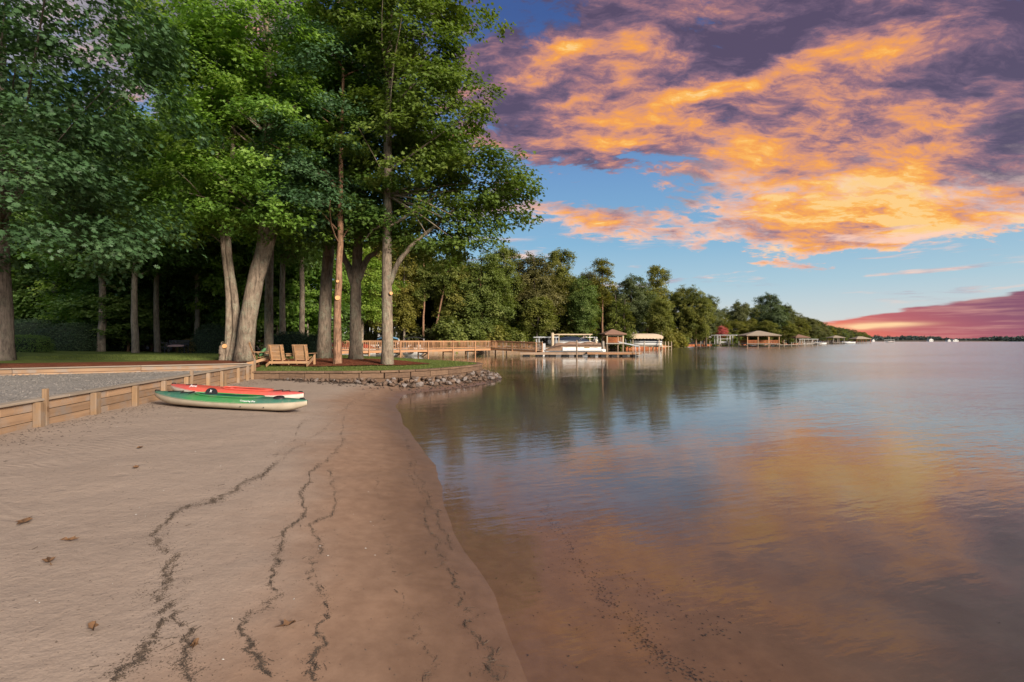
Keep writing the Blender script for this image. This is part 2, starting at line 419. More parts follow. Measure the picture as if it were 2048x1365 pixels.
def tube_data(path, radii, n=8, cap=True):
    path = [Vector(p) for p in path]; V = []; F = []
    prev = None
    for i, p in enumerate(path):
        a = path[max(i - 1, 0)]; b = path[min(i + 1, len(path) - 1)]
        t = (b - a).normalized()
        if prev is None:
            ref = Vector((1, 0, 0)) if abs(t.x) < 0.8 else Vector((0, 1, 0))
            u = (ref - t * ref.dot(t)).normalized()
        else:
            u = (prev - t * prev.dot(t)).normalized()
        prev = u; w = t.cross(u)
        for k in range(n):
            a = 2 * math.pi * k / n
            V.append(p + (u * math.cos(a) + w * math.sin(a)) * radii[i])
    for i in range(len(path) - 1):
        for k in range(n):
            F.append((i * n + k, i * n + (k + 1) % n, (i + 1) * n + (k + 1) % n, (i + 1) * n + k))
    if cap:
        F.append(tuple(range(n))[::-1]); F.append(tuple((len(path) - 1) * n + k for k in range(n)))
    return V, F
def tube(name, path, r, mat, parent=None, world=False, n=8, smooth=True):
    radii = r if isinstance(r, (list, tuple)) else [r] * len(path)
    V, F = tube_data(path, radii, n)
    if world and parent is not None:
        iv = root_matrix(parent).inverted(); V = [iv @ v for v in V]
    return link(name, raw_mesh(name, V, F, smooth), mat, parent)
def np_mesh(name, verts, tris, tint=None, smooth=False):
    me = bpy.data.meshes.new(name)
    nv = len(verts); nf = len(tris)
    me.vertices.add(nv); me.vertices.foreach_set('co', np.ascontiguousarray(verts, dtype=np.float32).ravel())
    me.loops.add(nf * 3); me.loops.foreach_set('vertex_index', np.ascontiguousarray(tris, dtype=np.int32).ravel())
    me.polygons.add(nf)
    me.polygons.foreach_set('loop_start', np.arange(0, nf * 3, 3, dtype=np.int32))
    me.polygons.foreach_set('loop_total', np.full(nf, 3, dtype=np.int32))
    if smooth: me.polygons.foreach_set('use_smooth', np.ones(nf, dtype=bool))
    if tint is not None:
        a = me.attributes.new('tint', 'FLOAT', 'POINT'); a.data.foreach_set('value', np.ascontiguousarray(tint, dtype=np.float32))
    me.update(calc_edges=True); me.validate()
    return me

# ------------------------------------------------------------------ the lie of the land
SHORE = np.array([(7, -16), (3.0, -6), (1.35, -1), (.55, 1), (.10, 2.52), (-.04, 3.07), (-.21, 3.64), (-.47, 4.35), (-.97, 6.4), (-1.5, 8.1), (-2.1, 9.97),
                  (-3.0, 13.0), (-3.35, 14.85), (-3.35, 16.2), (-2.5, 17.4), (-1.2, 19.5), (-.6, 22), (-.75, 24.5), (-2, 27.2), (-8, 34.5), (-14, 42)], float)
WALL = [(-8.95, 17.3), (-7, 17.32), (-5.2, 17.45), (-3.9, 18.0), (-2.75, 19.4), (-1.85, 21.4), (-1.5, 22.9), (-1.65, 24.1), (-2.5, 25.6), (-5, 28.7),
        (-8, 32.2), (-11, 35.8), (-14, 39.6), (-18, 46), (-24, 54), (-32, 60)]
COVE = [(-32, 60), (-22, 66), (-8.7, 71), (6.5, 84), (22, 104), (41, 130), (64, 168), (100, 212), (147, 262), (215, 345), (304, 455), (400, 580), (520, 730), (560, 860)]
WALL_TOP = 0.66

def seg_dist(pts, poly):
    """signed distance of pts to an open polyline, + on its left"""
    pts = np.asarray(pts, float); best = np.full(len(pts), 1e9); sign = np.ones(len(pts))
    for a, b in zip(poly[:-1], poly[1:]):
        ab = b - a; t = np.clip(((pts - a) @ ab) / (ab @ ab), 0, 1)
        q = a + t[:, None] * ab; dv = pts - q; dd = np.hypot(dv[:, 0], dv[:, 1])
        cr = ab[0] * dv[:, 1] - ab[1] * dv[:, 0]
        m = dd < best - 1e-9
        best[m] = dd[m]; sign[m] = np.sign(cr[m])
    return best * np.where(sign == 0, 1, sign)
def catmull(pts, step):
    pts = [np.array(p, float) for p in pts]; out = []
    for i in range(len(pts) - 1):
        p0 = pts[max(i - 1, 0)]; p1 = pts[i]; p2 = pts[i + 1]; p3 = pts[min(i + 2, len(pts) - 1)]
        n = max(2, int(np.linalg.norm(p2 - p1) / step))
        for k in range(n):
            t = k / n
            out.append(0.5 * ((2 * p1) + (-p0 + p2) * t + (2 * p0 - 5 * p1 + 4 * p2 - p3) * t * t + (-p0 + 3 * p1 - 3 * p2 + p3) * t ** 3))
    out.append(pts[-1]); return np.array(out)
SHORE_S = catmull(SHORE, 0.5)
WALL_S = catmull(WALL, 0.5)
COVE_S = catmull(COVE, 6.0)
def wob(x, y, f, ph=0.0):
    return (np.sin(x * f + ph + 1.3 * np.sin(y * f * .7 + ph)) + np.sin(y * f * 1.13 + 2.1 * ph + 1.1 * np.sin(x * f * .8)) + np.sin((x + y) * f * .61 + ph * 3)) / 3
def beach_z(x, y):
    x = np.asarray(x, float); y = np.asarray(y, float)
    s = seg_dist(np.stack([x.ravel(), y.ravel()], 1), SHORE_S).reshape(x.shape)
    s = s + 0.06 * wob(x, y, 1.9, .4) + 0.022 * wob(x, y, 4.6, 1.4) + .008 * wob(x, y, 11.0, 2.2)
    land = 0.42 * (1 - np.exp(-np.maximum(s, 0) / 2.3))
    u = np.maximum(-s, 0)
    wet = -0.10 * (1 - np.exp(-u / .7)) - .030 * u - 0.07 * np.clip(u - 4.0, 0, 14)
    z = np.where(s > 0, land, wet) + np.where(s > 0.6, 0.012 * wob(x, y, 2.7, 2.0) + 0.008 * wob(x, y, 7.0, .3), 0)
    return z, s
def beach_at(px, py):
    z = 0.1
    for _ in range(12):
        q = ground(px, py, z); zz, _s = beach_z(np.array([q.x]), np.array([q.y])); z = 0.5 * z + 0.5 * float(zz[0])
    return ground(px, py, z)
def yard_z(x, y):
    x = np.asarray(x, float); y = np.asarray(y, float)
    s = np.maximum(seg_dist(np.stack([x.ravel(), y.ravel()], 1), WALL_S).reshape(x.shape), 0)
    t = np.clip(s / 6.0, 0, 1); t = t * t * (3 - 2 * t)
    u = np.clip((s - 8) / 18.0, 0, 1); u = u * u * (3 - 2 * u)
    return WALL_TOP - 0.02 + 0.22 * t + 0.40 * u + 0.015 * wob(x, y, .9, .7)
def yz(x, y): return float(yard_z(np.array([x]), np.array([y]))[0])

def sand_material(name, dry_a, dry_b, grey=False):
    m, g, out = newmat(name)
    p = g.pos(); s = g.attr('tint')                        # distance from the water's edge, + inland
    sp = g.add(s, g.mul(g.sub(g.noise(p, .75, 6, .62), .5), 1.7))
    fine = g.noise(p, 90, 4, .7); mid = g.noise(p, 7, 6, .65); big = g.noise(p, .8, 5, .6)
    dry = g.ramp(g.add(g.mul(fine, .35), g.add(g.mul(mid, .35), g.mul(big, .3))), [(0.36, dry_b), (0.62, dry_a)])
    spk = g.step(g.noise(p, 55, 2, .5), .66, .72)
    dry = g.mix(g.mul(spk, .55), dry, (0.09, 0.065, 0.05))
    if grey:
        c = dry; rough = 0.95
        h = g.add(g.noise(p, 5, 6, .7), g.mul(g.noise(g.vmul(p, (3, 1.2, 1)), 4, 4, .6), .7))
        nm = g.bump(h, 1.0, 0.10)
    else:
        damp = g.ramp(mid, [(0.35, (0.190, 0.112, 0.071)), (0.65, (0.245, 0.150, 0.097))])
        wet = g.ramp(mid, [(0.35, (0.115, 0.064, 0.039)), (0.65, (0.150, 0.085, 0.053))])
        silt_dim = g.ramp(g.noise(p, 1.7, 5, .6), [(0.35, (0.052, 0.046, 0.042)), (0.65, (0.078, 0.069, 0.063))])  # silt colour also carries the dimming of light by deeper water
        c = g.mix(g.step(sp, .9, 2.1), damp, dry)
        c = g.mix(g.step(g.add(s, g.mul(g.sub(g.noise(p, .9, 5), .5), .7)), .05, 1.0), wet, c)
        c = g.mix(g.step(g.add(s, g.mul(g.sub(g.noise(p, .9, 4), .5), 1.6)), -3.4, -.5), silt_dim, c)
        rough = g.step(sp, .0, 1.2, .38, .95)
        # raked ripples in the dry sand by the timber wall
        x, y, z = g.xyz(p)
        ripn = g.noise(p, .9, 3, .5)
        wv = g.m('SINE', g.add(g.mul(g.add(g.mul(x, .55), y), 52.0), g.mul(ripn, 60.0)))
        rip = g.mul(g.mul(wv, g.step(sp, 2.2, 4.2)), g.step(g.noise(p, .55, 3, .5), .42, .58))
        vo = g.n.new('ShaderNodeTexVoronoi'); vo.inputs['Scale'].default_value = 2.6; vo.inputs['Randomness'].default_value = 1.0
        wq = g.n.new('ShaderNodeVectorMath'); wq.operation = 'MULTIPLY_ADD'; g.l.new(g.noise(p, 5, 3, .6, 0, True), wq.inputs[0]); wq.inputs[1].default_value = (.16, .16, 0); g.l.new(p, wq.inputs[2])
        g.l.new(wq.outputs[0], vo.inputs['Vector'])
        scuff = g.mul(g.step(vo.outputs['Distance'], .08, .24, -1.0, 0.0), g.mul(g.step(g.noise(p, .7, 3), .48, .60), g.step(sp, 1.8, 3.0)))
        rip = g.add(rip, g.mul(scuff, 3.2))
        h = g.add(g.mul(g.noise(p, 28, 6, .7), .5), g.add(g.mul(g.noise(p, 6, 5, .65), 1.0), g.mul(rip, .14)))
        nb = g.n.new('ShaderNodeBump'); nb.inputs['Distance'].default_value = .03
        g.l.new(h, nb.inputs['Height']); g.set(nb.inputs['Strength'], g.step(sp, .4, 2.8, .06, .60)); nm = nb.outputs[0]
    principled(g, out, c, rough, nm, spec=.35)
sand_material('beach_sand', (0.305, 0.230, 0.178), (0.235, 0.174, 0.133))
sand_material('grey_sand', (0.30, 0.265, 0.235), (0.17, 0.148, 0.130), grey=True)

def build_beach():
    xs = np.concatenate([np.arange(-13, -9, .25), np.arange(-9, 3.0, .075), np.arange(3.0, 9, .25), np.arange(9, 30.1, 1.0)])
    ys = np.concatenate([np.arange(-14, 0, .5), np.arange(0, 9, .075), np.arange(9, 20, .12), np.arange(20, 40.1, .4)])
    X, Y = np.meshgrid(xs, ys, indexing='ij'); Z, S = beach_z(X, Y)
    n, k = X.shape; idx = np.arange(n * k).reshape(n, k)
    a, b, c, d = idx[:-1, :-1].ravel(), idx[1:, :-1].ravel(), idx[1:, 1:].ravel(), idx[:-1, 1:].ravel()
    T = np.concatenate([np.stack([a, b, c], 1), np.stack([a, c, d], 1)])
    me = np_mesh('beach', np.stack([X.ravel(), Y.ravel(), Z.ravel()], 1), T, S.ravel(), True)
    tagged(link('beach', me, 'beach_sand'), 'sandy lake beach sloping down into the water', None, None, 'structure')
build_beach()

def poly_sheet(name, outline, zf, mat, spacing, label, extra=None):
    """a triangulated sheet inside an outline, with inner points"""
    out = [Vector((float(p[0]), float(p[1]))) for p in outline]
    A = np.array([(p.x, p.y) for p in out]); lo = A.min(0); hi = A.max(0)
    gx, gy = np.meshgrid(np.arange(lo[0], hi[0], spacing), np.arange(lo[1], hi[1], spacing), indexing='ij')
    pts = np.stack([gx.ravel(), gy.ravel()], 1) + RNG.uniform(-.3, .3, (gx.size, 2)) * spacing
    inside = np.zeros(len(pts), bool); j = len(A) - 1
    for i in range(len(A)):
        c = ((A[i, 1] > pts[:, 1]) != (A[j, 1] > pts[:, 1])) & (pts[:, 0] < (A[j, 0] - A[i, 0]) * (pts[:, 1] - A[i, 1]) / (A[j, 1] - A[i, 1] + 1e-12) + A[i, 0])
        inside ^= c; j = i
    dist = np.min(np.hypot(pts[:, None, 0] - A[None, :, 0], pts[:, None, 1] - A[None, :, 1]), 1) if len(pts) * len(A) < 3e7 else np.ones(len(pts)) * 9
    pts = pts[inside & (dist > spacing * .35)]
    V = out + [Vector((float(a), float(b))) for a, b in pts]
    n = len(out); res = delaunay_2d_cdt(V, [(i, (i + 1) % n) for i in range(n)], [list(range(n))], 1, 1e-5)
    v2 = np.array([(v.x, v.y) for v in res[0]]); z = zf(v2[:, 0], v2[:, 1])
    F = []
    for f in res[2]:
        f = list(f)
        ar = sum(v2[f[i]][0] * v2[f[(i + 1) % len(f)]][1] - v2[f[(i + 1) % len(f)]][0] * v2[f[i]][1] for i in range(len(f)))
        F.append(f if ar > 0 else f[::-1])
    me = raw_mesh(name, np.column_stack([v2, z]), F, True)
    return tagged(link(name, me, mat), label, None, None, 'structure')

def lawn_mat():
    m, g, out = newmat('lawn')
    p = g.pos(); x, y, z = g.xyz(p)
    fine = g.noise(p, 30, 4, .7); mid = g.noise(p, 2.2, 5, .6)
    gr = g.ramp(g.add(g.mul(fine, .5), g.mul(mid, .5)), [(0.33, (0.055, 0.078, 0.018)), (0.5, (0.10, 0.13, 0.028)), (0.68, (0.16, 0.18, 0.045))])
    lit = g.ramp(g.add(g.mul(g.noise(p, 18, 5, .7), .6), g.mul(mid, .4)), [(0.35, (0.030, 0.018, 0.011)), (0.65, (0.085, 0.050, 0.030))])
    # leaf litter under the wood, grass on the open yard
    far = g.add(y, g.add(g.mul(g.add(x, 20.0), -0.22), g.mul(g.sub(g.noise(p, .35, 4, .6), .5), 7.0)))
    c = g.mix(g.step(far, 36.5, 38.5), gr, lit)
    principled(g, out, c, .95, g.bump(fine, .9, .05), spec=.1)
lawn_mat()
def mulch_mat():
    m, g, out = newmat('mulch')
    p = g.pos()
    n = g.noise(g.vmul(p, (1, 1, 1)), 26, 6, .75, .6)
    c = g.ramp(g.add(g.mul(n, .7), g.mul(g.noise(p, 2, 4), .3)), [(0.33, (0.055, 0.018, 0.010)), (0.5, (0.15, 0.048, 0.024)), (0.7, (0.25, 0.095, 0.05))])
    principled(g, out, c, .95, g.bump(n, 1.0, .06), spec=.1)
mulch_mat()

# front timber wall line (plan), solved from the photo columns
def wallx(d): return -7.2 - .1765 * (d - 7.03)
def wallpt(px):
    r = (px - 1024) / FPX; d = -5.959 / (r + .1765); return wallx(d), d
def wtop(d): return .80 + .1 * (d - 7.03) / 10.37
BACK_A = (-9.15, 17.42); BACK_B = (-20.5, 10.9)
SANDBED_Z = 0.70

yard_outline = [tuple(p) for p in WALL_S] + [(-60, 75), (-110, 70), (-110, -5), (-42, -2)] + [BACK_B, BACK_A]
poly_sheet('lawn', yard_outline, yard_z, 'lawn', 1.1, 'green lawn of the lakeside yard running back to the wood')
poly_sheet('sand_bed', [(wallx(-3) , -3), (wallx(17.3), 17.3), BACK_A, BACK_B, (-42, -2), (-42, -3)],
           lambda x, y: SANDBED_Z + .025 * wob(x, y, 1.3, .2), 'grey_sand', .6, 'raised bed of coarse grey sand held behind the timber wall')
def ell(cx, cy, rx, ry, rot=0, n=46, ph=0.0):
    o = []
    for i in range(n):
        a = 2 * math.pi * i / n; k = 1 + .07 * math.sin(3 * a + ph) + .05 * math.sin(7 * a + ph * 2)
        u = rx * k * math.cos(a); v = ry * k * math.sin(a); o.append((cx + u * math.cos(rot) - v * math.sin(rot), cy + u * math.sin(rot) + v * math.cos(rot)))
    return o
poly_sheet('mulch_bed', ell(-7.6, 21.35, 3.8, 1.95, .02), lambda x, y: yard_z(x, y) + .035, 'mulch', .5, 'bed of red bark mulch under the lawn trees')
strip = [(-9.3, 17.55), (-9.7, 19.4), (-12, 21.6), (-15.5, 19.6), (-22, 15.8), (-34, 10), (-30, 6.3), (-20.6, 11.05)]
poly_sheet('mulch_bed', strip, lambda x, y: yard_z(x, y) + .03, 'mulch', .6, 'strip of red bark mulch behind the low timber edging')
# far land
def far_z(x, y):
    s = np.abs(seg_dist(np.stack([x, y], 1), COVE_S))
    return 0.55 + 2.6 * (1 - np.exp(-s / 55.0)) + .1 * wob(x, y, .07)
litter = simple('woodland_floor', (0.085, 0.055, 0.032), (0.035, 0.026, 0.017), .35, .95, .6, bdist=.2)
land = [tuple(p) for p in COVE_S] + [(520, 1100), (-700, 1100), (-700, 75), (-110, 72), (-60, 75.5)]
poly_sheet('shore_land', land[::-1], far_z, 'woodland_floor', 22.0, 'wooded land beyond the cove running along the lake')

# ------------------------------------------------------------------ water
def water_mat():
    m, g, out = newmat('lake_water')
    p = g.pos(); x, y, z = g.xyz(p)
    ln = g.m('SQRT', g.add(g.mul(x, x), g.mul(y, y)))
    rot = g.comb(g.add(g.mul(x, .93), g.mul(y, .36)), g.add(g.mul(x, -.36), g.mul(y, .93)), 0.0)
    w1 = g.noise(g.vmul(rot, (.8, 2.4, 1)), 4.2, 3, .55, .3)
    w2 = g.noise(g.vmul(rot, (.6, 1.9, 1)), 1.05, 4, .55, .2)
    w3 = g.noise(g.vmul(rot, (.5, 1.5, 1)), .22, 3, .5, .1)
    gust = g.step(g.noise(g.vmul(rot, (.5, 1.4, 1)), .09, 4, .6, .5), .35, .65, .35, 1.0)
    # the cove behind the point is sheltered; the open lake to the right is ruffled
    open_ = g.step(g.sub(x, g.mul(y, .24)), 1.0, 14.0, .32, 2.2)
    h = g.add(g.mul(w1, .020), g.add(g.mul(w2, .055), g.mul(w3, .10)))
    nb = g.n.new('ShaderNodeBump'); nb.inputs['Distance'].default_value = 1.0
    g.l.new(h, nb.inputs['Height'])
    g.set(nb.inputs['Strength'], g.mul(g.mul(gust, open_), .50))
    gl = g.n.new('ShaderNodeBsdfGlossy'); g.set(gl.inputs['Roughness'], g.step(open_, .3, 2.2, .04, .15))
    gl.inputs['Color'].default_value = (.96, .96, .96, 1); g.l.new(nb.outputs[0], gl.inputs['Normal'])
    tr = g.n.new('ShaderNodeBsdfTransparent'); tr.inputs[0].default_value = (.97, .94, .88, 1)
    dt = g.n.new('ShaderNodeVectorMath'); dt.operation = 'DOT_PRODUCT'
    g.l.new(nb.outputs[0], dt.inputs[0]); g.l.new(g.n.new('ShaderNodeNewGeometry').outputs['Incoming'], dt.inputs[1])
    ci = g.sat(g.m('ABSOLUTE', dt.outputs['Value']))
    fr = g.sat(g.add(.02, g.mul(.98, g.m('POWER', g.sub(1.0, ci), 5.0))))
    mx = g.n.new('ShaderNodeMixShader'); g.l.new(fr, mx.inputs[0])
    g.l.new(tr.outputs[0], mx.inputs[1]); g.l.new(gl.outputs[0], mx.inputs[2]); g.l.new(mx.outputs[0], out.inputs[0])
water_mat()
me = raw_mesh('water', [(-900, -900, 0), (6000, -900, 0), (6000, 6000, 0), (-900, 6000, 0)], [(0, 1, 2, 3)])
tagged(link('water', me, 'lake_water'), 'calm lake water with soft ripples', None, None, 'structure')
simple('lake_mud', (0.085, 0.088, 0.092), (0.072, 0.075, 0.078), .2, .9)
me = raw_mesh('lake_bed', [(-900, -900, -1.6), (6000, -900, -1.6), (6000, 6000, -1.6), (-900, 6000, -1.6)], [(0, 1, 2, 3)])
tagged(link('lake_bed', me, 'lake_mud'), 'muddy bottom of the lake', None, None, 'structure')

# ------------------------------------------------------------------ wrack lines, grit and pebbles on the sand
def chips(name, label, pts, size, mat, flat=.35, parent=None, kind='stuff'):
    """tiny crumpled flakes at the given points"""
    n = len(pts); pts = np.asarray(pts); size = np.asarray(size)
    ang = RNG.uniform(0, 2 * np.pi, n); el = RNG.uniform(.25, 1.0, n)
    t = np.stack([np.cos(ang), np.sin(ang), RNG.normal(0, .15, n)], 1); b = np.stack([-np.sin(ang), np.cos(ang), RNG.normal(0, .15, n)], 1)
    up = np.array([0, 0, 1.0])
    s = size[:, None]; e = el[:, None]
    v = np.stack([pts - t * s, pts - b * s * e * .5, pts + t * s, pts + b * s * e * .5, pts + up * s * flat], 1).reshape(-1, 3)
    base = np.arange(n)[:, None] * 5
    tr = np.concatenate([base + np.array([[0, 1, 4]]), base + np.array([[1, 2, 4]]), base + np.array([[2, 3, 4]]), base + np.array([[3, 0, 4]])])
    me = np_mesh(name, v, tr)
    return tagged(link(name, me, mat, parent), label, None, None, kind)
simple('wrack', (0.095, 0.066, 0.046), (0.035, 0.025, 0.019), 40, .9, jitter=.0)
simple('grit', (0.20, 0.14, 0.10), (0.07, 0.05, 0.04), 30, .9)
simple('shell', (0.62, 0.58, 0.52), (0.45, 0.42, 0.38), 30, .6)
simple('gravel_dark', (0.050, 0.040, 0.034), (0.020, 0.018, 0.016), 12, .5)
LINES = [([(262, 1362), (298, 1274), (312, 1191), (337, 1113), (317, 1084), (332, 1040), (371, 1013), (439, 993), (488, 966), (542, 944), (552, 913), (581, 883), (600, 849), (640, 830), (665, 812)], 30, 5200, .011),
         ([(350, 1362), (372, 1300), (360, 1250), (340, 1190), (345, 1130)], 30, 1300, .010),
         ([(537, 1352), (518, 1298), (493, 1259), (503, 1235), (552, 1191), (569, 1113), (571, 1064), (605, 1025), (615, 981), (640, 937), (679, 893), (688, 844), (693, 820), (720, 795), (760, 775)], 11, 4600, .010),
         ([(649, 937), (671, 976), (669, 1020), (635, 1054), (647, 1103), (615, 1147), (635, 1201), (630, 1240), (649, 1313), (640, 1362)], 11, 2400, .009),
         ([(520, 960), (560, 925), (640, 860), (700, 812), (740, 790)], 14, 1200, .010),
         ([(762, 849), (767, 893), (755, 960), (775, 1050), (800, 1160), (830, 1260), (860, 1362)], 9, 900, .006),
         ([(801, 835), (825, 927), (850, 1025), (874, 1084), (913, 1176), (952, 1284), (975, 1362)], 12, 2800, .007),
         ([(812, 850), (845, 985), (880, 1050), (900, 1100)], 9, 1500, .008)]
def along(poly, n, width):
    q = catmull(poly, 12.0); L = np.concatenate([[0], np.cumsum(np.hypot(*np.diff(q, axis=0).T))])
    u = RNG.uniform(0, L[-1], n); x = np.interp(u, L, q[:, 0]); y = np.interp(u, L, q[:, 1])
    for kn, am in ((60, 7), (26, 5.5), (11, 4), (5, 2.2)):
        kk = np.arange(0, L[-1] + kn, kn); x = x + ((y - 682) / 380.) * np.interp(u, kk, RNG.normal(0, am, len(kk)))
    k = .25 + 1.1 * np.abs(np.sin(u / 90. + 2)) * np.abs(np.sin(u / 37.)) + .9 * (RNG.uniform(0, 1, n) < .18)
    return x + RNG.normal(0, 1, n) * np.where((q_ := RNG.uniform(0, 1, n)) < .12, 3.2, np.where(q_ < .45, 1.2, .32)) * width * .5 * k * ((y - 682) / 450.), y + RNG.normal(0, 2, n)
wp = []; wsz = []
for poly, wd, n, sz in LINES:
    n = n * 4; px, py = along(poly, n, wd * .8)
    gate = .5 + .5 * np.sin(py / 9.0 + 3 * np.sin(py / 23.0)) * np.sin(py / 4.1 + px / 7.0) + .25 * np.sin(py / 51.0)
    keep_ = RNG.uniform(0, 1, n) < np.clip(gate * 1.5, .12, 1)
    for a, b in zip(px[keep_], py[keep_]):
        q = ground(a, b, .12)
        wp.append((q.x, q.y)); wsz.append(sz * random.uniform(.25, 1.0) ** 2 * .70)
# refine onto the real sand height along the view ray
A = np.array(wp); rx = A[:, 0] / A[:, 1]; slope = (EYE - .12) / A[:, 1]; zz = np.full(len(A), .12)
for _ in range(10):
    d = (EYE - zz) / slope; z2, _s = beach_z(rx * d, d); zz = .5 * zz + .5 * z2
d = (EYE - zz) / slope
chips('wrack_lines', 'dark lines of washed-up bark and twigs on the sand', np.stack([rx * d, d, zz + .001], 1), wsz, 'wrack', .3)
tw_ = np.stack([rx * d, d, zz + .004], 1); tw_ = tw_[RNG.choice(len(tw_), 420, replace=False)]
V = []; F = []
for p_ in tw_:
    a_ = random.uniform(0, 6.28); l_ = random.uniform(.008, .034); w_ = random.uniform(.0008, .0018); c_, s_ = math.cos(a_), math.sin(a_); o_ = len(V); bx_ = random.uniform(-.3, .3) * l_
    for t_ in (-1, 0, 1):
        for q_ in ((-w_, 0), (w_, 0), (0, w_ * 1.6)):
            X = l_ * t_; Yq = q_[0] + (bx_ if t_ == 0 else 0); V.append((p_[0] + X * c_ - Yq * s_, p_[1] + X * s_ + Yq * c_, p_[2] + q_[1]))
    for t_ in (0, 3): F += [(o_ + t_ + k, o_ + t_ + (k + 1) % 3, o_ + t_ + 3 + (k + 1) % 3, o_ + t_ + 3 + k) for k in range(3)]
tagged(link('wrack_twigs', raw_mesh('wrack_twigs', V, F), 'wrack'), 'thin broken twigs caught in the wrack lines', None, None, 'stuff')
# scattered litter over the dry sand
n = 5200; xx = RNG.uniform(-9, 1.5, n); yy = 1.6 + 18 * RNG.uniform(0, 1, n) ** 1.4
z, s = beach_z(xx, yy); k = (s > .4) & (xx > wallx(yy) + .1)
chips('beach_litter', 'scattered crumbs of bark and leaf on the dry sand', np.stack([xx, yy, z + .001], 1)[k], RNG.uniform(.003, .012, n)[k], 'grit', .3)
n = 260; xx = RNG.uniform(-8, .5, n); yy = 1.8 + 12 * RNG.uniform(0, 1, n) ** 1.3; z, s = beach_z(xx, yy); k = (s > .3) & (xx > wallx(yy) + .1)
chips('shell_fragments', 'small pale shell fragments scattered on the sand', np.stack([xx, yy, z + .002], 1)[k], RNG.uniform(.004, .010, n)[k], 'shell', .4)
n = 9000; yy = RNG.uniform(3, 17.2, n); xx = wallx(yy) - .15 - 9 * RNG.uniform(0, 1, n) ** 1.1
bx = BACK_A[0] + (yy - BACK_A[1]) * (BACK_B[0] - BACK_A[0]) / (BACK_B[1] - BACK_A[1]); k = (yy < BACK_A[1] - .1) & (xx > bx + .15)
chips('sand_clods', 'coarse clods and crumbs over the grey sand bed', np.stack([xx, yy, SANDBED_Z + .025 * wob(xx, yy, 1.3, .2) - .003], 1)[k], RNG.uniform(.012, .05, n)[k], 'grey_sand', .5)
# litter gathered against the timber wall
n = 1500; yy = RNG.uniform(4, 17, n); xx = wallx(yy) + .1 + np.abs(RNG.normal(0, .5, n)); z, s = beach_z(xx, yy)
chips('wall_litter', 'leaf litter gathered along the foot of the timber wall', np.stack([xx, yy, z + .002], 1), RNG.uniform(.008, .026, n), 'wrack', .25)
# dark gravel under the shallow water
gp = []
for poly, wd, n in [([(1085, 1010), (1112, 1054), (1150, 1110), (1200, 1175), (1260, 1250), (1330, 1310), (1400, 1365), (1460, 1420)], 75, 1000), ([(1230, 1140), (1320, 1200), (1460, 1280)], 160, 160)]:
    px, py = along(poly, n, wd)
    for a, b in zip(px, py):
        q = ground(a, b, -.12); gp.append((q.x, q.y))
A = np.array(gp); rx = A[:, 0] / A[:, 1]; slope = (EYE + .12) / A[:, 1]; zz = np.full(len(A), -.12)
for _ in range(10):
    d = (EYE - zz) / slope; z2, _s = beach_z(rx * d, d); zz = .5 * zz + .5 * z2
d = (EYE - zz) / slope
chips('drowned_gravel', 'dark gravel lying in a band under the shallow water', np.stack([rx * d, d, zz + .002], 1), RNG.uniform(.003, .011, len(A)), 'gravel_dark', .5)

# fallen leaves big enough to pick out
simple('dry_leaf', (0.17, 0.085, 0.035), (0.09, 0.045, 0.022), 20, .85)
def fallen_leaf(px, py, size, label):
    q = beach_at(px, py); V = []; F = []
    n = 10
    for i in range(n):
        a = 2 * math.pi * i / n; r = size * (.55 + .45 * (i % 2)) * (1.25 if i in (0, 5) else .85)
        V.append((r * math.cos(a), r * math.sin(a) * .7, .012 + .02 * random.random()))
    V.append((0, 0, .006)); F = [(i, (i + 1) % n, n) for i in range(n)]
    for i in range(5): V.append((size * (1 + .16 * i), .006 * (i % 2), .012))
    F += [(n + 1 + i, n + 2 + i, 0) for i in range(3)]
    o = link('fallen_leaf', raw_mesh('fallen_leaf', V, F), 'dry_leaf', None, Matrix.Translation(q + Vector((0, 0, .004))) @ Matrix.Rotation(random.uniform(0, 6), 4, 'Z'))
    tagged(o, label, 'leaf', 'dry leaves fallen on the sand')
for px, py, s_, lb in [(48, 1048, .085, 'broad dry brown leaf on the bare grey sand away from the wrack lines'), (142, 1084, .05, 'small curled brown leaf near the broad dry leaf'), (98, 1128, .06, 'twiggy dry leaf lying on the open sand'),
                       (280, 898, .06, 'dry brown leaf on raked sand between the timber wall and the wrack'), (272, 938, .05, 'dark greenish leaf on raked sand'), (185, 1262, .045, 'small dark leaf left of the thick wrack line'),
                       (576, 1255, .055, 'dark curled leaf between two thin wrack lines'), (390, 1296, .035, 'tiny black leaf beside the short wrack line')]:
    fallen_leaf(px, py, s_, lb)

# ------------------------------------------------------------------ front timber wall
tw = thing('timber_wall', 'weathered orange-brown plank wall holding the grey sand bed above the beach', 'wall', (wallx(10), 10, .3))
nx = Vector((1, .1765, 0)).normalized()                   # outward, towards the beach
row_h = .145
d0 = 2.2
for row in range(4):
    d = d0 + (.9 if row % 2 else 0)
    edges = [d0]
    while d < 17.2:
        d = min(d + 2.4, 17.35); edges.append(d)
    edges = sorted(set(edges))
    for a, b in zip(edges[:-1], edges[1:]):
        za = wtop(a) - .035 - row_h * (row + .5); zb = wtop(b) - .035 - row_h * (row + .5)
        j = random.uniform(-.006, .006)
        p0 = Vector((wallx(a + .004), a + .004, za)) + nx * j; p1 = Vector((wallx(b - .004), b - .004, zb)) + nx * j
        beam('plank', p0, p1, .04, row_h - .008, 'timber', tw, True)
d = d0
while d < 17.2:
    b = min(d + 3.05, 17.42)
    beam('cap_board', Vector((wallx(d + .003), d + .003, wtop(d) - .015)) - nx * .03, Vector((wallx(b - .003), b - .003, wtop(b) - .015)) - nx * .03, .20, .036, 'timber_cap', tw, True)
    d = b
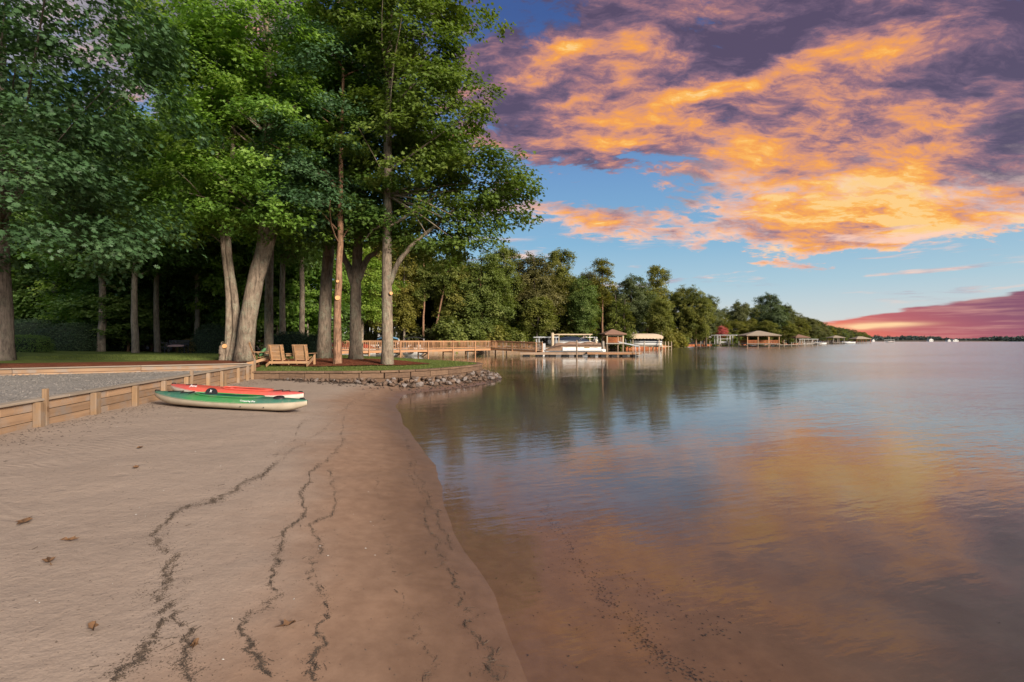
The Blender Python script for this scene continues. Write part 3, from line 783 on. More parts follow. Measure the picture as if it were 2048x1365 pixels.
def wall_post(px, w, top, off=.07, mat='timber_post'):
    x, dd = wallpt(px); zt = wtop(dd) + top
    c = Vector((x, dd, 0)) + nx * off
    zb = float(beach_z(np.array([c.x]), np.array([c.y]))[0][0]) - .15
    beam('post', (c.x, c.y, zb), (c.x, c.y, zt), w, w, mat, tw, True, roll=.17)
for px in (-260, -140, -40): wall_post(px, .13, -.04, .088)
for px, w, top in [(66, .11, -.04), (180, .105, -.04), (263, .10, -.04), (321, .095, -.04), (367, .09, -.04), (411, .09, -.04), (439, .085, -.05), (472, .085, -.04), (491, .085, -.03), (501, .085, .02)]:
    wall_post(px, w, top, .022 + w / 2)
for px, w, top in [(82, .065, .15), (190, .05, -.05), (268, .045, -.06), (378, .07, .10), (447, .06, -.16), (506, .07, .16)]:
    wall_post(px, w, top, .06)
# low timber edging behind the sand bed
te = thing('timber_edging', 'low timber edging between the grey sand bed and the red mulch', 'edging', (*BACK_A, SANDBED_Z))
A = Vector((*BACK_A, 0)); B = Vector((*BACK_B, 0)); L = (B - A).length; u = (B - A) / L
s = .05; i = 0
while s < L:
    e = min(s + 3.0, L)
    p0 = A + u * (s + .004); p1 = A + u * (e - .004)
    zt = lambda p: .885 - .002 * (p - A).length
    for r_ in range(2):
        beam('plank', p0 + Vector((0, 0, zt(p0) - .05 - .135 * r_)), p1 + Vector((0, 0, zt(p1) - .05 - .135 * r_)), .045, .125, 'timber', te, True)
    beam('cap_board', p0 + Vector((0, 0, zt(p0) + .032)), p1 + Vector((0, 0, zt(p1) + .032)), .14, .036, 'timber_cap', te, True)
    s = e

# ------------------------------------------------------------------ block wall round the point
bw = thing('retaining_wall', 'curved dark brown block wall holding up the lawn point', 'wall', (-5, 17.4, .3))
q = catmull(WALL[:13], .1); Lq = np.concatenate([[0], np.cumsum(np.hypot(*np.diff(q, axis=0).T))])
def onwall(s): return np.array([np.interp(s, Lq, q[:, 0]), np.interp(s, Lq, q[:, 1])])
for row in range(4):
    bl = .95; s = -(.5 if row % 2 else .02)
    zc = WALL_TOP - .075 - .205 * (row + .5)
    while s < Lq[-1] - .05:
        a = max(s, 0); b = min(s + bl * random.uniform(.85, 1.1), Lq[-1]); s = b
        if b - a < .1: continue
        if a > 20 and row > 1: continue
        pa = onwall(a + .006); pb = onwall(b - .006); dv = (pb - pa) / np.linalg.norm(pb - pa); nrm = np.array([dv[1], -dv[0]])
        o_ = .012 * row + random.uniform(-.006, .006)
        pa = pa + nrm * o_; pb = pb + nrm * o_
        beam('block', (pa[0], pa[1], zc), (pb[0], pb[1], zc), .20, .197, 'wall_block', bw, True, bev=.012)
s = 0
while s < Lq[-1] - .05:
    b = min(s + .62, Lq[-1]); pa = onwall(s + .003); pb = onwall(b - .003); s = b
    beam('cap_stone', (pa[0], pa[1], WALL_TOP - .037), (pb[0], pb[1], WALL_TOP - .037), .27, .07, 'wall_block', bw, True, bev=.012)

# ------------------------------------------------------------------ riprap
def rock_mesh(i):
    rr = random.Random(100 + i); bm = bmesh.new(); bmesh.ops.create_icosphere(bm, subdivisions=1, radius=.5)
    sx, sy, sz = rr.uniform(.8, 1.3), rr.uniform(.7, 1.0), rr.uniform(.5, .8)
    for v in bm.verts:
        k = rr.uniform(.72, 1.15); v.co = Vector((v.co.x * sx * k, v.co.y * sy * k, v.co.z * sz * k))
    me = bpy.data.meshes.new('rock'); bm.to_mesh(me); bm.free(); me.materials.append(MAT['rock']); return me
ROCKS = [rock_mesh(i) for i in range(9)]
rp = thing('riprap', 'jumbled brown riprap stones along the foot of the curved block wall', 'rocks', (-2.5, 18.6, 0))
for cnt in range(298):
    s = 1.2 + 14.8 * ((cnt + random.random()) / 298) ** .92
    a = onwall(s); b = onwall(s + .05); dv = (b - a) / np.linalg.norm(b - a); nrm = np.array([dv[1], -dv[0]])
    t = min(1, max(0, (s - 1.2) / 4.0))
    w = .18 + .66 * t * (1 if s < 11 else max(.5, 1 - (s - 11) / 7))
    o_ = .16 + random.random() * w
    p = a + nrm * o_
    sz_ = random.uniform(.09, .20) * (.62 + .45 * t)
    zb = float(beach_z(np.array([p[0]]), np.array([p[1]]))[0][0])
    zz_ = max(zb, -.12) + .05 + max(0, .17 * (1 - o_ / (w + .2))) * t * random.uniform(.6, 1.0)
    M = Matrix.Translation((p[0], p[1], zz_)) @ Euler((random.uniform(-.6, .6), random.uniform(-.6, .6), random.uniform(0, 6.3))).to_matrix().to_4x4() @ Matrix.Scale(sz_ * 1.25, 4)
    link('rock', ROCKS[cnt % 9], None, rp, M, True)
n = 1800; u_ = RNG.uniform(.6, 15.5, n); t_ = np.clip((u_ - .8) / 4, 0, 1); o_ = .15 + np.abs(RNG.normal(0, .5, n)) * (.4 + t_)
pa = np.array([onwall(v) for v in u_]); pb = np.array([onwall(v + .05) for v in u_]); dv = (pb - pa) / np.linalg.norm(pb - pa, axis=1)[:, None]
pp = pa + np.stack([dv[:, 1], -dv[:, 0]], 1) * o_[:, None]; zz_, _s = beach_z(pp[:, 0], pp[:, 1])
chips('rubble', 'small broken stone between the riprap and the wall foot', np.column_stack([pp, zz_ - .005]), RNG.uniform(.02, .075, n), 'rock', .7)

# grass blades on the lawn, mulch chips on the bed
def blades(name, label, n, box, size, mat, keep):
    xx = RNG.uniform(box[0], box[1], n); yy = RNG.uniform(box[2], box[3], n); k = keep(xx, yy); xx = xx[k]; yy = yy[k]; n = len(xx)
    z = yard_z(xx, yy); a = RNG.uniform(0, 6.28, n); h = RNG.uniform(.5, 1.2, n) * size; w = h * .16
    t = np.stack([np.cos(a), np.sin(a), np.zeros(n)], 1) * w[:, None]; c = np.stack([xx, yy, z], 1)
    tip = c + np.stack([RNG.normal(0, .3, n) * h, RNG.normal(0, .3, n) * h, h], 1)
    v = np.stack([c - t, c + t, tip], 1).reshape(-1, 3)
    me = np_mesh(name, v, np.arange(n * 3).reshape(-1, 3), np.repeat(RNG.uniform(0, 1, n), 3))
    tagged(link(name, me, mat), label, None, None, 'stuff')
leaf_mat('grass_blade', (0.060, 0.085, 0.020), (0.11, 0.145, 0.030), (0.19, 0.21, 0.055), .35, .0)
def on_lawn(xx, yy):
    s = seg_dist(np.stack([xx, yy], 1), WALL_S); e = ((xx + 7.6) / 3.7) ** 2 + ((yy - 21.35) / 1.85) ** 2
    return (s > .13) & (e > 1.0) & ((yy < 26) | (xx > -12.0) | (yy > 1))
blades('grass_blades', 'short green grass growing on the lawn', 110000, (-22, -1.2, 17, 37), .05, 'grass_blade', lambda a, b: on_lawn(a, b) & (b > 17.4 - (a + 9) * .0) & ~((a < -9) & (b < 22.2 + (a + 9) * .02)))
n = 5000; aa = RNG.uniform(0, 6.28, n); rr_ = np.sqrt(RNG.uniform(0, 1, n)); xx = -7.6 + 3.75 * rr_ * np.cos(aa); yy = 21.35 + 1.9 * rr_ * np.sin(aa)
chips('mulch_chips', 'loose red bark chips over the mulch bed', np.stack([xx, yy, yard_z(xx, yy) + .04], 1), RNG.uniform(.015, .05, n), 'mulch', .4)

# ------------------------------------------------------------------ foliage
QUAD = (np.array([(0, 0, 0), (.5, -.36, .07), (1, 0, -.12), (.5, .36, .07)]), np.array([(0, 1, 2), (0, 2, 3)]))
def _maple():
    v = [(0, 0, 0), (.12, -.42, .05), (.42, -.22, .06), (.55, -.48, .02), (.62, -.16, .05), (1, 0, -.14), (.62, .16, .05), (.55, .48, .02), (.42, .22, .06), (.12, .42, .05)]
    return np.array(v), np.array([(0, 1, 2), (2, 3, 4), (0, 2, 4), (0, 4, 5), (0, 5, 6), (0, 6, 8), (6, 7, 8), (0, 8, 9)])
def _oak():
    v = [(0, 0, 0), (.30, -.10, .03), (.22, -.30, .0), (.46, -.12, .03), (.55, -.38, -.03), (.70, -.12, 0), (.84, -.26, -.07), (1, 0, -.14),
         (.84, .26, -.07), (.70, .12, 0), (.55, .38, -.03), (.46, .12, .03), (.22, .30, 0), (.30, .10, .03)]
    return np.array(v), np.array([(0, 1, 13), (1, 2, 3), (1, 3, 11), (1, 11, 13), (13, 11, 12), (3, 4, 5), (3, 5, 9), (3, 9, 11), (11, 9, 10), (5, 6, 7), (5, 7, 9), (9, 7, 8)])
SHAPES = {'quad': QUAD, 'maple': _maple(), 'oak': _oak()}
def leaf_mesh(name, c, nrm, size, tint, shape, rng, droop=0.0):
    n = len(c); L, T = SHAPES[shape]
    nrm = nrm / (np.linalg.norm(nrm, axis=1, keepdims=True) + 1e-9)
    a = rng.normal(0, 1, (n, 3)); a[:, 2] -= droop
    t = a - nrm * np.sum(a * nrm, 1, keepdims=True); t /= np.linalg.norm(t, axis=1, keepdims=True) + 1e-9
    b = np.cross(nrm, t)
    k = len(L)
    off = (t[:, None, :] * L[None, :, 0, None] + b[:, None, :] * L[None, :, 1, None] + nrm[:, None, :] * L[None, :, 2, None]) * size[:, None, None]
    v = (c[:, None, :] + off).reshape(-1, 3)
    tr = (np.arange(n)[:, None, None] * k + T[None]).reshape(-1, 3)
    return np_mesh(name, v, tr, np.repeat(np.clip(tint, 0, 1), k))
def crown(name, ells, ncl, per, clr, flat, size, shape, seed, droop=0.2, shell=.5, gap=.15, lobe=.22):
    """leafy boughs spread through a set of ellipsoids (centre, radii): flat drooping sprays with gaps between"""
    rng = np.random.default_rng(seed)
    nb = max(14, ncl // 9)                                   # boughs
    wts = np.array([(e[3] * e[4] * e[5]) ** (2 / 3.) for e in ells]); wts /= wts.sum()
    which = rng.choice(len(ells), nb, p=wts); E = np.array(ells, float)[which]
    dv = rng.normal(0, 1, (nb, 3)); dv /= np.linalg.norm(dv, axis=1, keepdims=True)
    ph = rng.uniform(0, 6.28, 8)
    lob = 1 + lobe * (np.sin(dv[:, 0] * 5 + ph[0] + which) * np.sin(dv[:, 2] * 5 + ph[1]) + .7 * np.sin(dv[:, 1] * 7 + ph[2] + 2 * which) * np.sin(dv[:, 2] * 9 + ph[3]))
    r = (shell + (1 - shell) * rng.uniform(0, 1, nb) ** .5) * lob * .92
    bc = E[:, :3] + dv * r[:, None] * E[:, 3:6]
    brad = clr * 2.3 * rng.uniform(.65, 1.35, nb)
    bt = rng.normal(.5, .16, nb)
    # sprays on each bough: a tilted, drooping disc
    k = max(6, ncl // nb); bi = np.repeat(np.arange(nb), k); m = len(bi)
    ang = rng.uniform(0, 6.28, m); rad = np.sqrt(rng.uniform(0, 1, m))
    ox = np.cos(ang) * rad; oy = np.sin(ang) * rad
    out = dv[bi][:, 0] * ox + dv[bi][:, 1] * oy
    cc = bc[bi] + np.stack([ox, oy, -.38 * out - .30 * rad ** 2 + rng.normal(0, .16 if flat < .7 else .42, m)], 1) * brad[bi][:, None]
    idx = np.repeat(np.arange(m), per); n = len(idx)
    off = rng.normal(0, 1, (n, 3)) * (clr * .62) * np.array([1, 1, flat])
    c = cc[idx] + off
    nrm = np.array([0, 0, 1.0]) * .9 + dv[bi][idx] * np.array([.55, .55, .2]) + rng.normal(0, .38, (n, 3))
    return leaf_mesh(name, c, nrm, size * rng.uniform(.65, 1.25, n), bt[bi][idx] + rng.normal(0, .13, n), shape, rng, droop), cc
def merge(parts):
    V = []; F = []
    for v, f in parts:
        o = len(V); V += list(v); F += [tuple(i + o for i in q) for q in f]
    return V, F
def curve(pts, n=10):
    q = catmull(pts, 1e-6 + sum(np.linalg.norm(np.array(pts[i + 1]) - np.array(pts[i])) for i in range(len(pts) - 1)) / n)
    return [Vector(p) for p in q]
def stem(pts, r0, r1, n=14, sides=12, flare=.0, seed=0, wig=.02):
    q = curve(pts, n); rr = random.Random(seed); m = len(q)
    L = [0.0]
    for a, b in zip(q[:-1], q[1:]): L.append(L[-1] + (b - a).length)
    rad = []
    for i in range(m):
        t = L[i] / L[-1]; r = r0 + (r1 - r0) * t
        r *= 1 + flare * math.exp(-L[i] / .32) + rr.uniform(-.03, .03); rad.append(r)
        if 0 < i < m - 1: q[i] = q[i] + Vector((rr.uniform(-wig, wig), rr.uniform(-wig, wig), 0))
    return tube_data(q, rad, sides)
def limbs(trunk_pts, targets, r, seed, lo=.35, sides=6):
    """branches from the trunk line out to points in the crown"""
    rr = random.Random(seed); out = []
    tp = curve(trunk_pts, 24)
    for t in targets:
        t = Vector(t)
        zs = lo + (1 - lo) * rr.random()
        best = min(tp, key=lambda p: abs(p.z - max(tp[0].z + (tp[-1].z - tp[0].z) * lo, t.z - (Vector((t.x, t.y)) - Vector((p.x, p.y))).length * .75)))
        mid = best.lerp(t, .5) + Vector((rr.uniform(-.3, .3), rr.uniform(-.3, .3), rr.uniform(-.1, .35)))
        k = r * rr.uniform(.6, 1.1)
        out.append(stem([best, mid, t], k, k * .22, 6, sides, 0, rr.randint(0, 9999), .03))
    return out
def tree(name, label, base, stems, ells, leaf, spec, bark='bark', seed=1, nlimb=16, limb_r=.07, group=None, cat='tree', cuts=None, rz=0.0, shared=None):
    t = thing(name, label, cat, base, rz, group)
    ncl, per, clr, flat, size, shape = spec[:6]; gap = spec[6] if len(spec) > 6 else .15
    cm, cc = crown('crown', ells, ncl, per, clr, flat, size, shape, seed, gap=gap)
    rr = random.Random(seed); parts = []
    for i, (pts, r0, r1, fl) in enumerate(stems):
        parts.append(stem(pts, r0, r1, 18, 14, fl, seed + i))
    if nlimb:
        tg = [cc[rr.randrange(len(cc))] for _ in range(nlimb)]
        parts += limbs(stems[0][0], tg, limb_r, seed)
    V, F = merge(parts)
    tr = link('trunk', raw_mesh('trunk', V, F, True), bark, t)
    link('crown', cm, leaf, t)
    for (p, nrm, r) in (cuts or []):
        p = Vector(p); nrm = Vector(nrm).normalized()
        v, f = tube_data([p, p + nrm * .05], [r, r * .95], 12)
        link('pruning_scar', raw_mesh('pruning_scar', v, f), 'cut_wood', tr)
    return t

# ------------------------------------------------------------------ trees of the yard
def Y(px, d):
    x = (px - 1024) / FPX * d; return Vector((x, d, yz(x, d)))
def rel(b, px, py, d=None):
    """offset from base b of photo point px,py taken at depth d"""
    d = d or b.y; return Vector(((px - 1024) / FPX * d - b.x, d - b.y, EYE - (py - 682.5) / FPX * d - b.z))
# big oak at the left edge
b = Vector((-20.75, 20.2, yz(-20.75, 20.2)))
tree('oak_tree', 'old oak with lobed blue-green leaves hanging over the grey sand bed', b,
     [([(0, 0, -.2), (0.03, 0, 2), (.05, -.1, 5), (.3, -.3, 9), (.5, -.5, 14)], .46, .2, .25), ([(.05, -.1, 4.6), (1.6, -2.2, 6.5), (4.2, -5.2, 7.6)], .2, .07, 0), ([(.1, -.1, 5.5), (3, -1.5, 7.6), (6.2, -3.6, 8.6)], .2, .06, 0)],
     [(4.4, -5.6, 6.6, 5.2, 4.6, 3.5), (3.6, -4.6, 10.8, 5.6, 5, 4.2), (7.4, -5.2, 9.6, 3.6, 3.2, 4.2), (0, -2, 9, 6, 5, 5), (7.2, -4.2, 4.9, 3.4, 3.0, 1.7)],
     'leaf_oak', (2100, 20, .40, .55, .21, 'oak', .08), 'bark_oak', 21, 26, .06)
# leaning double maple with thin companion stems
b = Y(487, 21.2)
tree('maple_tree', 'leaning forked maple with a thick grey-brown trunk behind the wooden chairs', b,
     [([(0, 0, -.2), rel(b, 497, 640), rel(b, 516, 540), rel(b, 530, 480), rel(b, 533, 380), (.9, .3, 11.5), (.8, .3, 17)], .37, .10, .32),
      ([rel(b, 513, 575), rel(b, 532, 515), rel(b, 546, 465), rel(b, 575, 330), rel(b, 590, 200)], .20, .07, 0)],
     [(1.0, 0, 9.5, 3.6, 3.4, 3.6), (-.8, -.6, 7.2, 2.6, 2.6, 1.8), (2.2, -.8, 6.6, 2.2, 2.4, 1.6), (1, 0, 14.5, 3.6, 3.4, 3.4), (-1.6, 0, 12, 2.2, 2.2, 2.2)],
     'leaf_maple', (2000, 24, .34, .45, .15, 'maple', .22), 'bark', 31, 26, .06)
b = Y(457, 21.5)
tree('maple_tree', 'twin-stemmed maple with two slender curved trunks beside the leaning one', b,
     [([(-.05, 0, -.2), rel(b, 458, 640), rel(b, 455, 560), rel(b, 446, 490), rel(b, 440, 380), (-.9, 0, 13)], .15, .05, .5),
      ([(.12, 0, -.2), (.28, .05, 1.2), rel(b, 471, 620), rel(b, 462, 545), rel(b, 455, 480), rel(b, 462, 380), (.3, .2, 14)], .17, .05, .5), ([(-.15, -.05, -.1), (-.2, -.1, .45), (-.12, -.1, .75)], .17, .12, .2)],
     [(-1.2, -.3, 7.6, 2.8, 2.6, 2.4), (-2.4, -.8, 6.4, 2.2, 2.2, 1.2), (-.6, 0, 11.5, 3, 3, 3), (-1.8, 0, 14.5, 2.6, 2.6, 2.4)],
     'leaf_maple', (1300, 24, .34, .45, .15, 'maple', .26), 'bark', 32, 18, .045, cuts=[((-.05, -.19, .62), (.1, -1, .35), .1)])
b = Y(648, 24.0)
tree('maple_tree', 'stout straight maple between the chairs and the bridge railing', b,
     [([(0, 0, -.2), rel(b, 650, 600), rel(b, 657, 500), rel(b, 662, 380), (.5, .2, 12), (.6, .3, 18)], .32, .09, .3)],
     [(-.2, -.4, 10, 3.6, 3.4, 3.2), (-1.2, -1, 7.2, 2.8, 2.6, 1.8), (.4, 0, 14.6, 3.4, 3.2, 3.4), (1.6, -.8, 6.6, 1.9, 1.9, 1.2)],
     'leaf_maple', (1600, 24, .36, .45, .16, 'maple', .24), 'bark', 33, 22, .06)
b = Y(674, 20.3)
tree('maple_tree', 'slim straight tree with pale pruning scars at the edge of the mulch bed', b,
     [([(0, 0, -.2), rel(b, 676, 600), rel(b, 680, 490), rel(b, 682, 330), (.25, 0, 12)], .165, .05, .35)],
     [(-.3, -.3, 6.2, 1.9, 1.8, 1.2), (-.6, 0, 9, 2.4, 2.2, 2.2), (0, 0, 12, 2.2, 2.2, 2.2), (-1.4, -.5, 7.4, 1.6, 1.6, 1.2)],
     'leaf_oak', (620, 24, .32, .5, .15, 'oak', .2), 'bark_red', 34, 14, .04,
     cuts=[(tuple(rel(b, 678, 597) + Vector((0, -.15, 0))), (.15, -1, 0), .10), (tuple(rel(b, 678, 564) + Vector((0, -.15, 0))), (.2, -1, 0), .06)])
b = Y(712, 22.6)
tree('oak_tree', 'lichen-speckled tree forking into two heavy limbs by the bridge', b,
     [([(0, 0, -.2), rel(b, 710, 640), rel(b, 712, 560), rel(b, 716, 500), rel(b, 724, 400), (.5, .1, 11), (.6, 0, 16)], .275, .08, .35),
      ([rel(b, 708, 572), rel(b, 697, 535), rel(b, 684, 505), rel(b, 668, 440)], .18, .07, 0), ([rel(b, 716, 560), rel(b, 733, 520), rel(b, 748, 508), rel(b, 790, 470)], .17, .06, 0)],
     [(.2, -.2, 9, 3.2, 3, 2.8), (1.4, -.6, 6.2, 2.4, 2.2, 1.2), (.6, 0, 13.2, 3.2, 3, 3), (-1.2, -.6, 5.8, 1.8, 1.8, 1.0)],
     'leaf_gum', (1500, 24, .36, .5, .16, 'maple', .24), 'bark', 35, 22, .06)
b = Y(774, 20.4)
tree('sweetgum_tree', 'tall straight tree with a long limb reaching over the water at the lawn point', b,
     [([(0, 0, -.2), rel(b, 774, 640), rel(b, 774, 480), rel(b, 776, 300), rel(b, 778, 120), (.2, 0, 20)], .235, .07, .3),
      ([rel(b, 778, 570), rel(b, 800, 520), rel(b, 835, 480), rel(b, 875, 450), rel(b, 930, 400)], .12, .04, 0), ([rel(b, 776, 455), rel(b, 815, 432), rel(b, 890, 380)], .08, .03, 0), ([rel(b, 774, 445), rel(b, 745, 462), rel(b, 730, 480)], .07, .03, 0)],
     [(.6, 0, 9, 2.9, 2.9, 2.6), (3.6, -.2, 7.4, 2.5, 2.2, 1.5), (2.2, .2, 5.6, 2.4, 2.2, 1.2), (2.0, 0, 10.6, 2.4, 2.4, 2.0), (1.2, 0, 13.4, 2.8, 2.6, 2.6), (1.4, 0, 17, 2.7, 2.6, 2.6), (-1, 0, 15, 2.2, 2.2, 3), (4.9, 0, 7.2, 1.3, 1.4, 1.0)],
     'leaf_gum', (2300, 24, .33, .5, .15, 'maple', .2), 'bark', 36, 34, .05, cuts=[(tuple(rel(b, 784, 588) + Vector((.0, -.2, 0))), (.6, -1, 0), .07)])
b = Y(537, 28.5)
tree('maple_tree', 'dark straight trunk standing behind the slatted chairs', b,
     [([(0, 0, -.2), rel(b, 538, 600), rel(b, 540, 480), (.2, 0, 12), (.2, 0, 18)], .25, .08, .3)],
     [(0, 0, 10, 4, 3.6, 3.2), (-1, .5, 15, 4, 3.6, 3.6), (2, 0, 7.6, 2.6, 2.4, 1.6)],
     'leaf_maple', (900, 22, .42, .45, .19, 'quad', .2), 'bark', 37, 14, .06)

# ------------------------------------------------------------------ tree kinds for the woods and the far shore
def kind(name, h, r0, ells, leaf, spec, bark, seed, nlimb=10, fork=None):
    st = [([(0, 0, -.4), (.1, .05, h * .25), (-.1, 0, h * .55), (.1, 0, h * .92)], r0, r0 * .25, .35)]
    if fork: st.append(fork)
    t = tree(name, 'x', (0, 0, -500), st, ells, leaf, spec, bark, seed, nlimb, r0 * .22)
    return t
KINDS = {
 'wood_a': kind('woodland_tree', 19, .27, [(0, 0, 11, 4.2, 4.0, 4.2), (1, 0, 16, 3.4, 3.2, 3.4), (-2, 0, 8, 2.4, 2.6, 1.6)], 'leaf_dark', (950, 22, .5, .5, .27, 'quad', .15), 'bark', 51),
 'wood_b': kind('woodland_tree', 17, .20, [(0, 0, 12, 3.4, 3.4, 4.4), (.5, 0, 7, 2.6, 2.6, 2.0)], 'leaf_dark', (800, 22, .5, .5, .27, 'quad', .2), 'bark_pale', 52),
 'wood_c': kind('woodland_tree', 16, .24, [(0, 0, 9, 4.0, 4.0, 4.6), (1.2, 0, 5.2, 2.8, 2.8, 1.8), (-1.5, 0, 13, 3, 3, 2.6)], 'leaf_maple', (900, 22, .5, .5, .27, 'quad', .2), 'bark', 53),
 'far_round': kind('broadleaf_tree', 17, .28, [(0, 0, 10.5, 4.6, 4.4, 4.2), (2, 0, 7.2, 3.2, 3.0, 2.6), (-2.2, 0, 7.6, 3.0, 3.0, 2.8), (.3, 0, 14.2, 3.2, 3.0, 2.8), (-.6, 0, 4.4, 3.2, 3.0, 2.0)], 'leaf_far', (1500, 24, .42, .75, .29, 'quad', .12), 'bark_red', 61),
 'far_tall': kind('broadleaf_tree', 19, .24, [(0, 0, 11, 3.0, 3.0, 4.6), (.5, 0, 16, 2.4, 2.4, 3.0), (-1, 0, 7.0, 2.6, 2.6, 2.4), (.8, 0, 4.6, 2.0, 2.0, 1.6)], 'leaf_far', (1150, 24, .40, .75, .28, 'quad', .18), 'bark_pale', 62),
 'far_dark': kind('broadleaf_tree', 18, .32, [(0, 0, 11, 5.0, 4.6, 4.6), (-2.5, 0, 8, 3.2, 3.2, 2.8), (2.6, 0, 8.6, 3.2, 3.2, 2.8), (.6, 0, 15, 3.4, 3.2, 2.8), (0, 0, 5.4, 3.4, 3.2, 2.2)], 'leaf_fardark', (1600, 24, .42, .75, .29, 'quad', .10), 'bark_dark', 63),
 'far_pine': kind('pine_tree', 20, .20, [(0, 0, 15.5, 2.0, 2.0, 3.6), (.4, 0, 18.5, 1.4, 1.4, 1.8), (-.8, 0, 12, 1.6, 1.5, .9), (1.0, 0, 10.5, 1.3, 1.3, .7)], 'leaf_far', (520, 22, .36, .7, .26, 'quad', .25), 'bark_red', 64),
 'far_open': kind('broadleaf_tree', 17, .22, [(0, 0, 12, 4.4, 4.2, 3.4), (2.6, 0, 9, 2.4, 2.4, 1.8), (-2.2, 0, 15, 2.8, 2.6, 2.2), (1.5, 0, 15.5, 2, 2, 1.8)], 'leaf_fardark', (1000, 24, .40, .75, .28, 'quad', .30), 'bark_pale', 65),
 'young': kind('young_tree', 10, .12, [(0, 0, 5.2, 2.4, 2.4, 2.6), (0, 0, 7.8, 1.7, 1.7, 2.0)], 'leaf_far', (600, 22, .34, .8, .25, 'quad', .1), 'bark_pale', 66, 6),
 'conifer': kind('conical_evergreen', 9, .14, [(0, 0, 1.6, 1.7, 1.7, 1.6), (0, 0, 3.4, 1.4, 1.4, 1.7), (0, 0, 5.2, 1.05, 1.05, 1.6), (0, 0, 6.8, .7, .7, 1.4), (0, 0, 8.2, .35, .35, 1.1)], 'leaf_conifer', (420, 18, .22, .9, .2, 'quad', .0), 'bark_dark', 67, 0),

 'understory': kind('understory_tree', 5.5, .08, [(0, 0, 3.2, 2.6, 2.4, 1.9), (.8, 0, 4.6, 1.8, 1.8, 1.1), (-1, 0, 1.9, 1.7, 1.7, .9)], 'leaf_dark', (560, 22, .4, .45, .22, 'quad', .1), 'bark_red', 69, 8),
 'sapling': kind('sapling_tree', 6.0, .07, [(0, 0, 3.6, 2.2, 2.0, 1.7), (.6, 0, 5.0, 1.6, 1.6, 1.1), (-.8, 0, 2.0, 1.5, 1.5, .9)], 'leaf_maple', (520, 22, .36, .5, .2, 'quad', .1), 'bark_pale', 72, 8),
 'bush': kind('bush', 2.6, .06, [(0, 0, 1.3, 1.8, 1.7, 1.3), (.6, .2, 2.0, 1.2, 1.2, .9)], 'leaf_far', (330, 20, .3, .8, .28, 'quad', .0), 'bark_dark', 70, 0),
 'myrtle': kind('flowering_tree', 5.0, .09, [(0, 0, 3.4, 1.9, 1.8, 1.3), (.2, 0, 4.4, 1.2, 1.2, .8)], 'leaf_pink', (300, 18, .28, .6, .2, 'quad', .1), 'bark_pale', 71, 6),
}
USED = set()
def put(kindname, loc, h=1.0, rz=None, w=None, label=None, group=None, cat=None, name=None, lean=0.0, leaf=None):
    proto = KINDS[kindname]
    o = proto if kindname not in USED else copy_tree(proto)
    USED.add(kindname)
    rz = random.uniform(0, 6.28) if rz is None else rz; w = w or h
    o.matrix_basis = Matrix.Translation(Vector(loc)) @ Matrix.Rotation(lean, 4, 'Y') @ Matrix.Rotation(rz, 4, 'Z') @ Matrix.Diagonal((w, w, h, 1))
    if name: o.name = name
    for k in ('label', 'category', 'group'):
        if k in o: del o[k]
    tagged(o, label, cat or 'tree', group)
    if leaf:
        for c in o.children:
            if c.name.startswith('crown'):
                c.data = c.data.copy() if c.data.users > 1 else c.data
                c.data.materials.clear(); c.data.materials.append(MAT[leaf])
    return o

YL = [(0, 'the old oak'), (45, 'the tall clipped hedge'), (138, 'the big rounded hedge'), (205, 'the pale trunk by the hedge'), (255, 'the wide dark shrub'), (315, 'the pale trunk by the bench'), (350, 'the metal bench'), (385, 'the dome shrub'), (425, 'the dark shrub near the twin maple'), (455, 'the twin-stemmed maple'), (495, 'the leaning maple'), (537, 'the dark straight trunk'), (580, 'the double seat'), (625, 'the shrub at the stout maple'), (648, 'the stout maple')]
FL = [(700, 'the red speedboat'), (760, 'the blue bimini boat'), (835, 'the stone gable'), (870, 'the leaning reddish pine'), (912, 'the split orange trunk'), (962, 'the sunlit broad tree'), (1010, 'the footbridge end'), (1068, 'the massive olive tree'), (1092, 'the bare metal lift'), (1143, 'the pontoon boat'), (1165, 'the fresh green upright tree'), (1205, 'the spindly pine'), (1225, 'the small brown gazebo'), (1249, 'the conical evergreens'), (1287, 'the beige boat canopy'), (1322, 'the pale oval tree'), (1350, 'the brown bank'), (1380, 'the pair of big trees'), (1416, 'the pale shed'), (1448, 'the white pergola'), (1500, 'the pavilion'), (1545, 'the domed tree'), (1597, 'the brown-roofed boathouse'), (1617, 'the white lift frame'), (1650, 'the grey pier'), (1671, 'the tan-roofed boathouse'), (1696, 'the boat before the red-brown boathouse'), (1720, 'the red-brown boathouse'), (1738, 'the last boathouse corner')]
SEEN = {}
def where(px, marks): return min(marks, key=lambda m: abs(m[0] - px))[1]
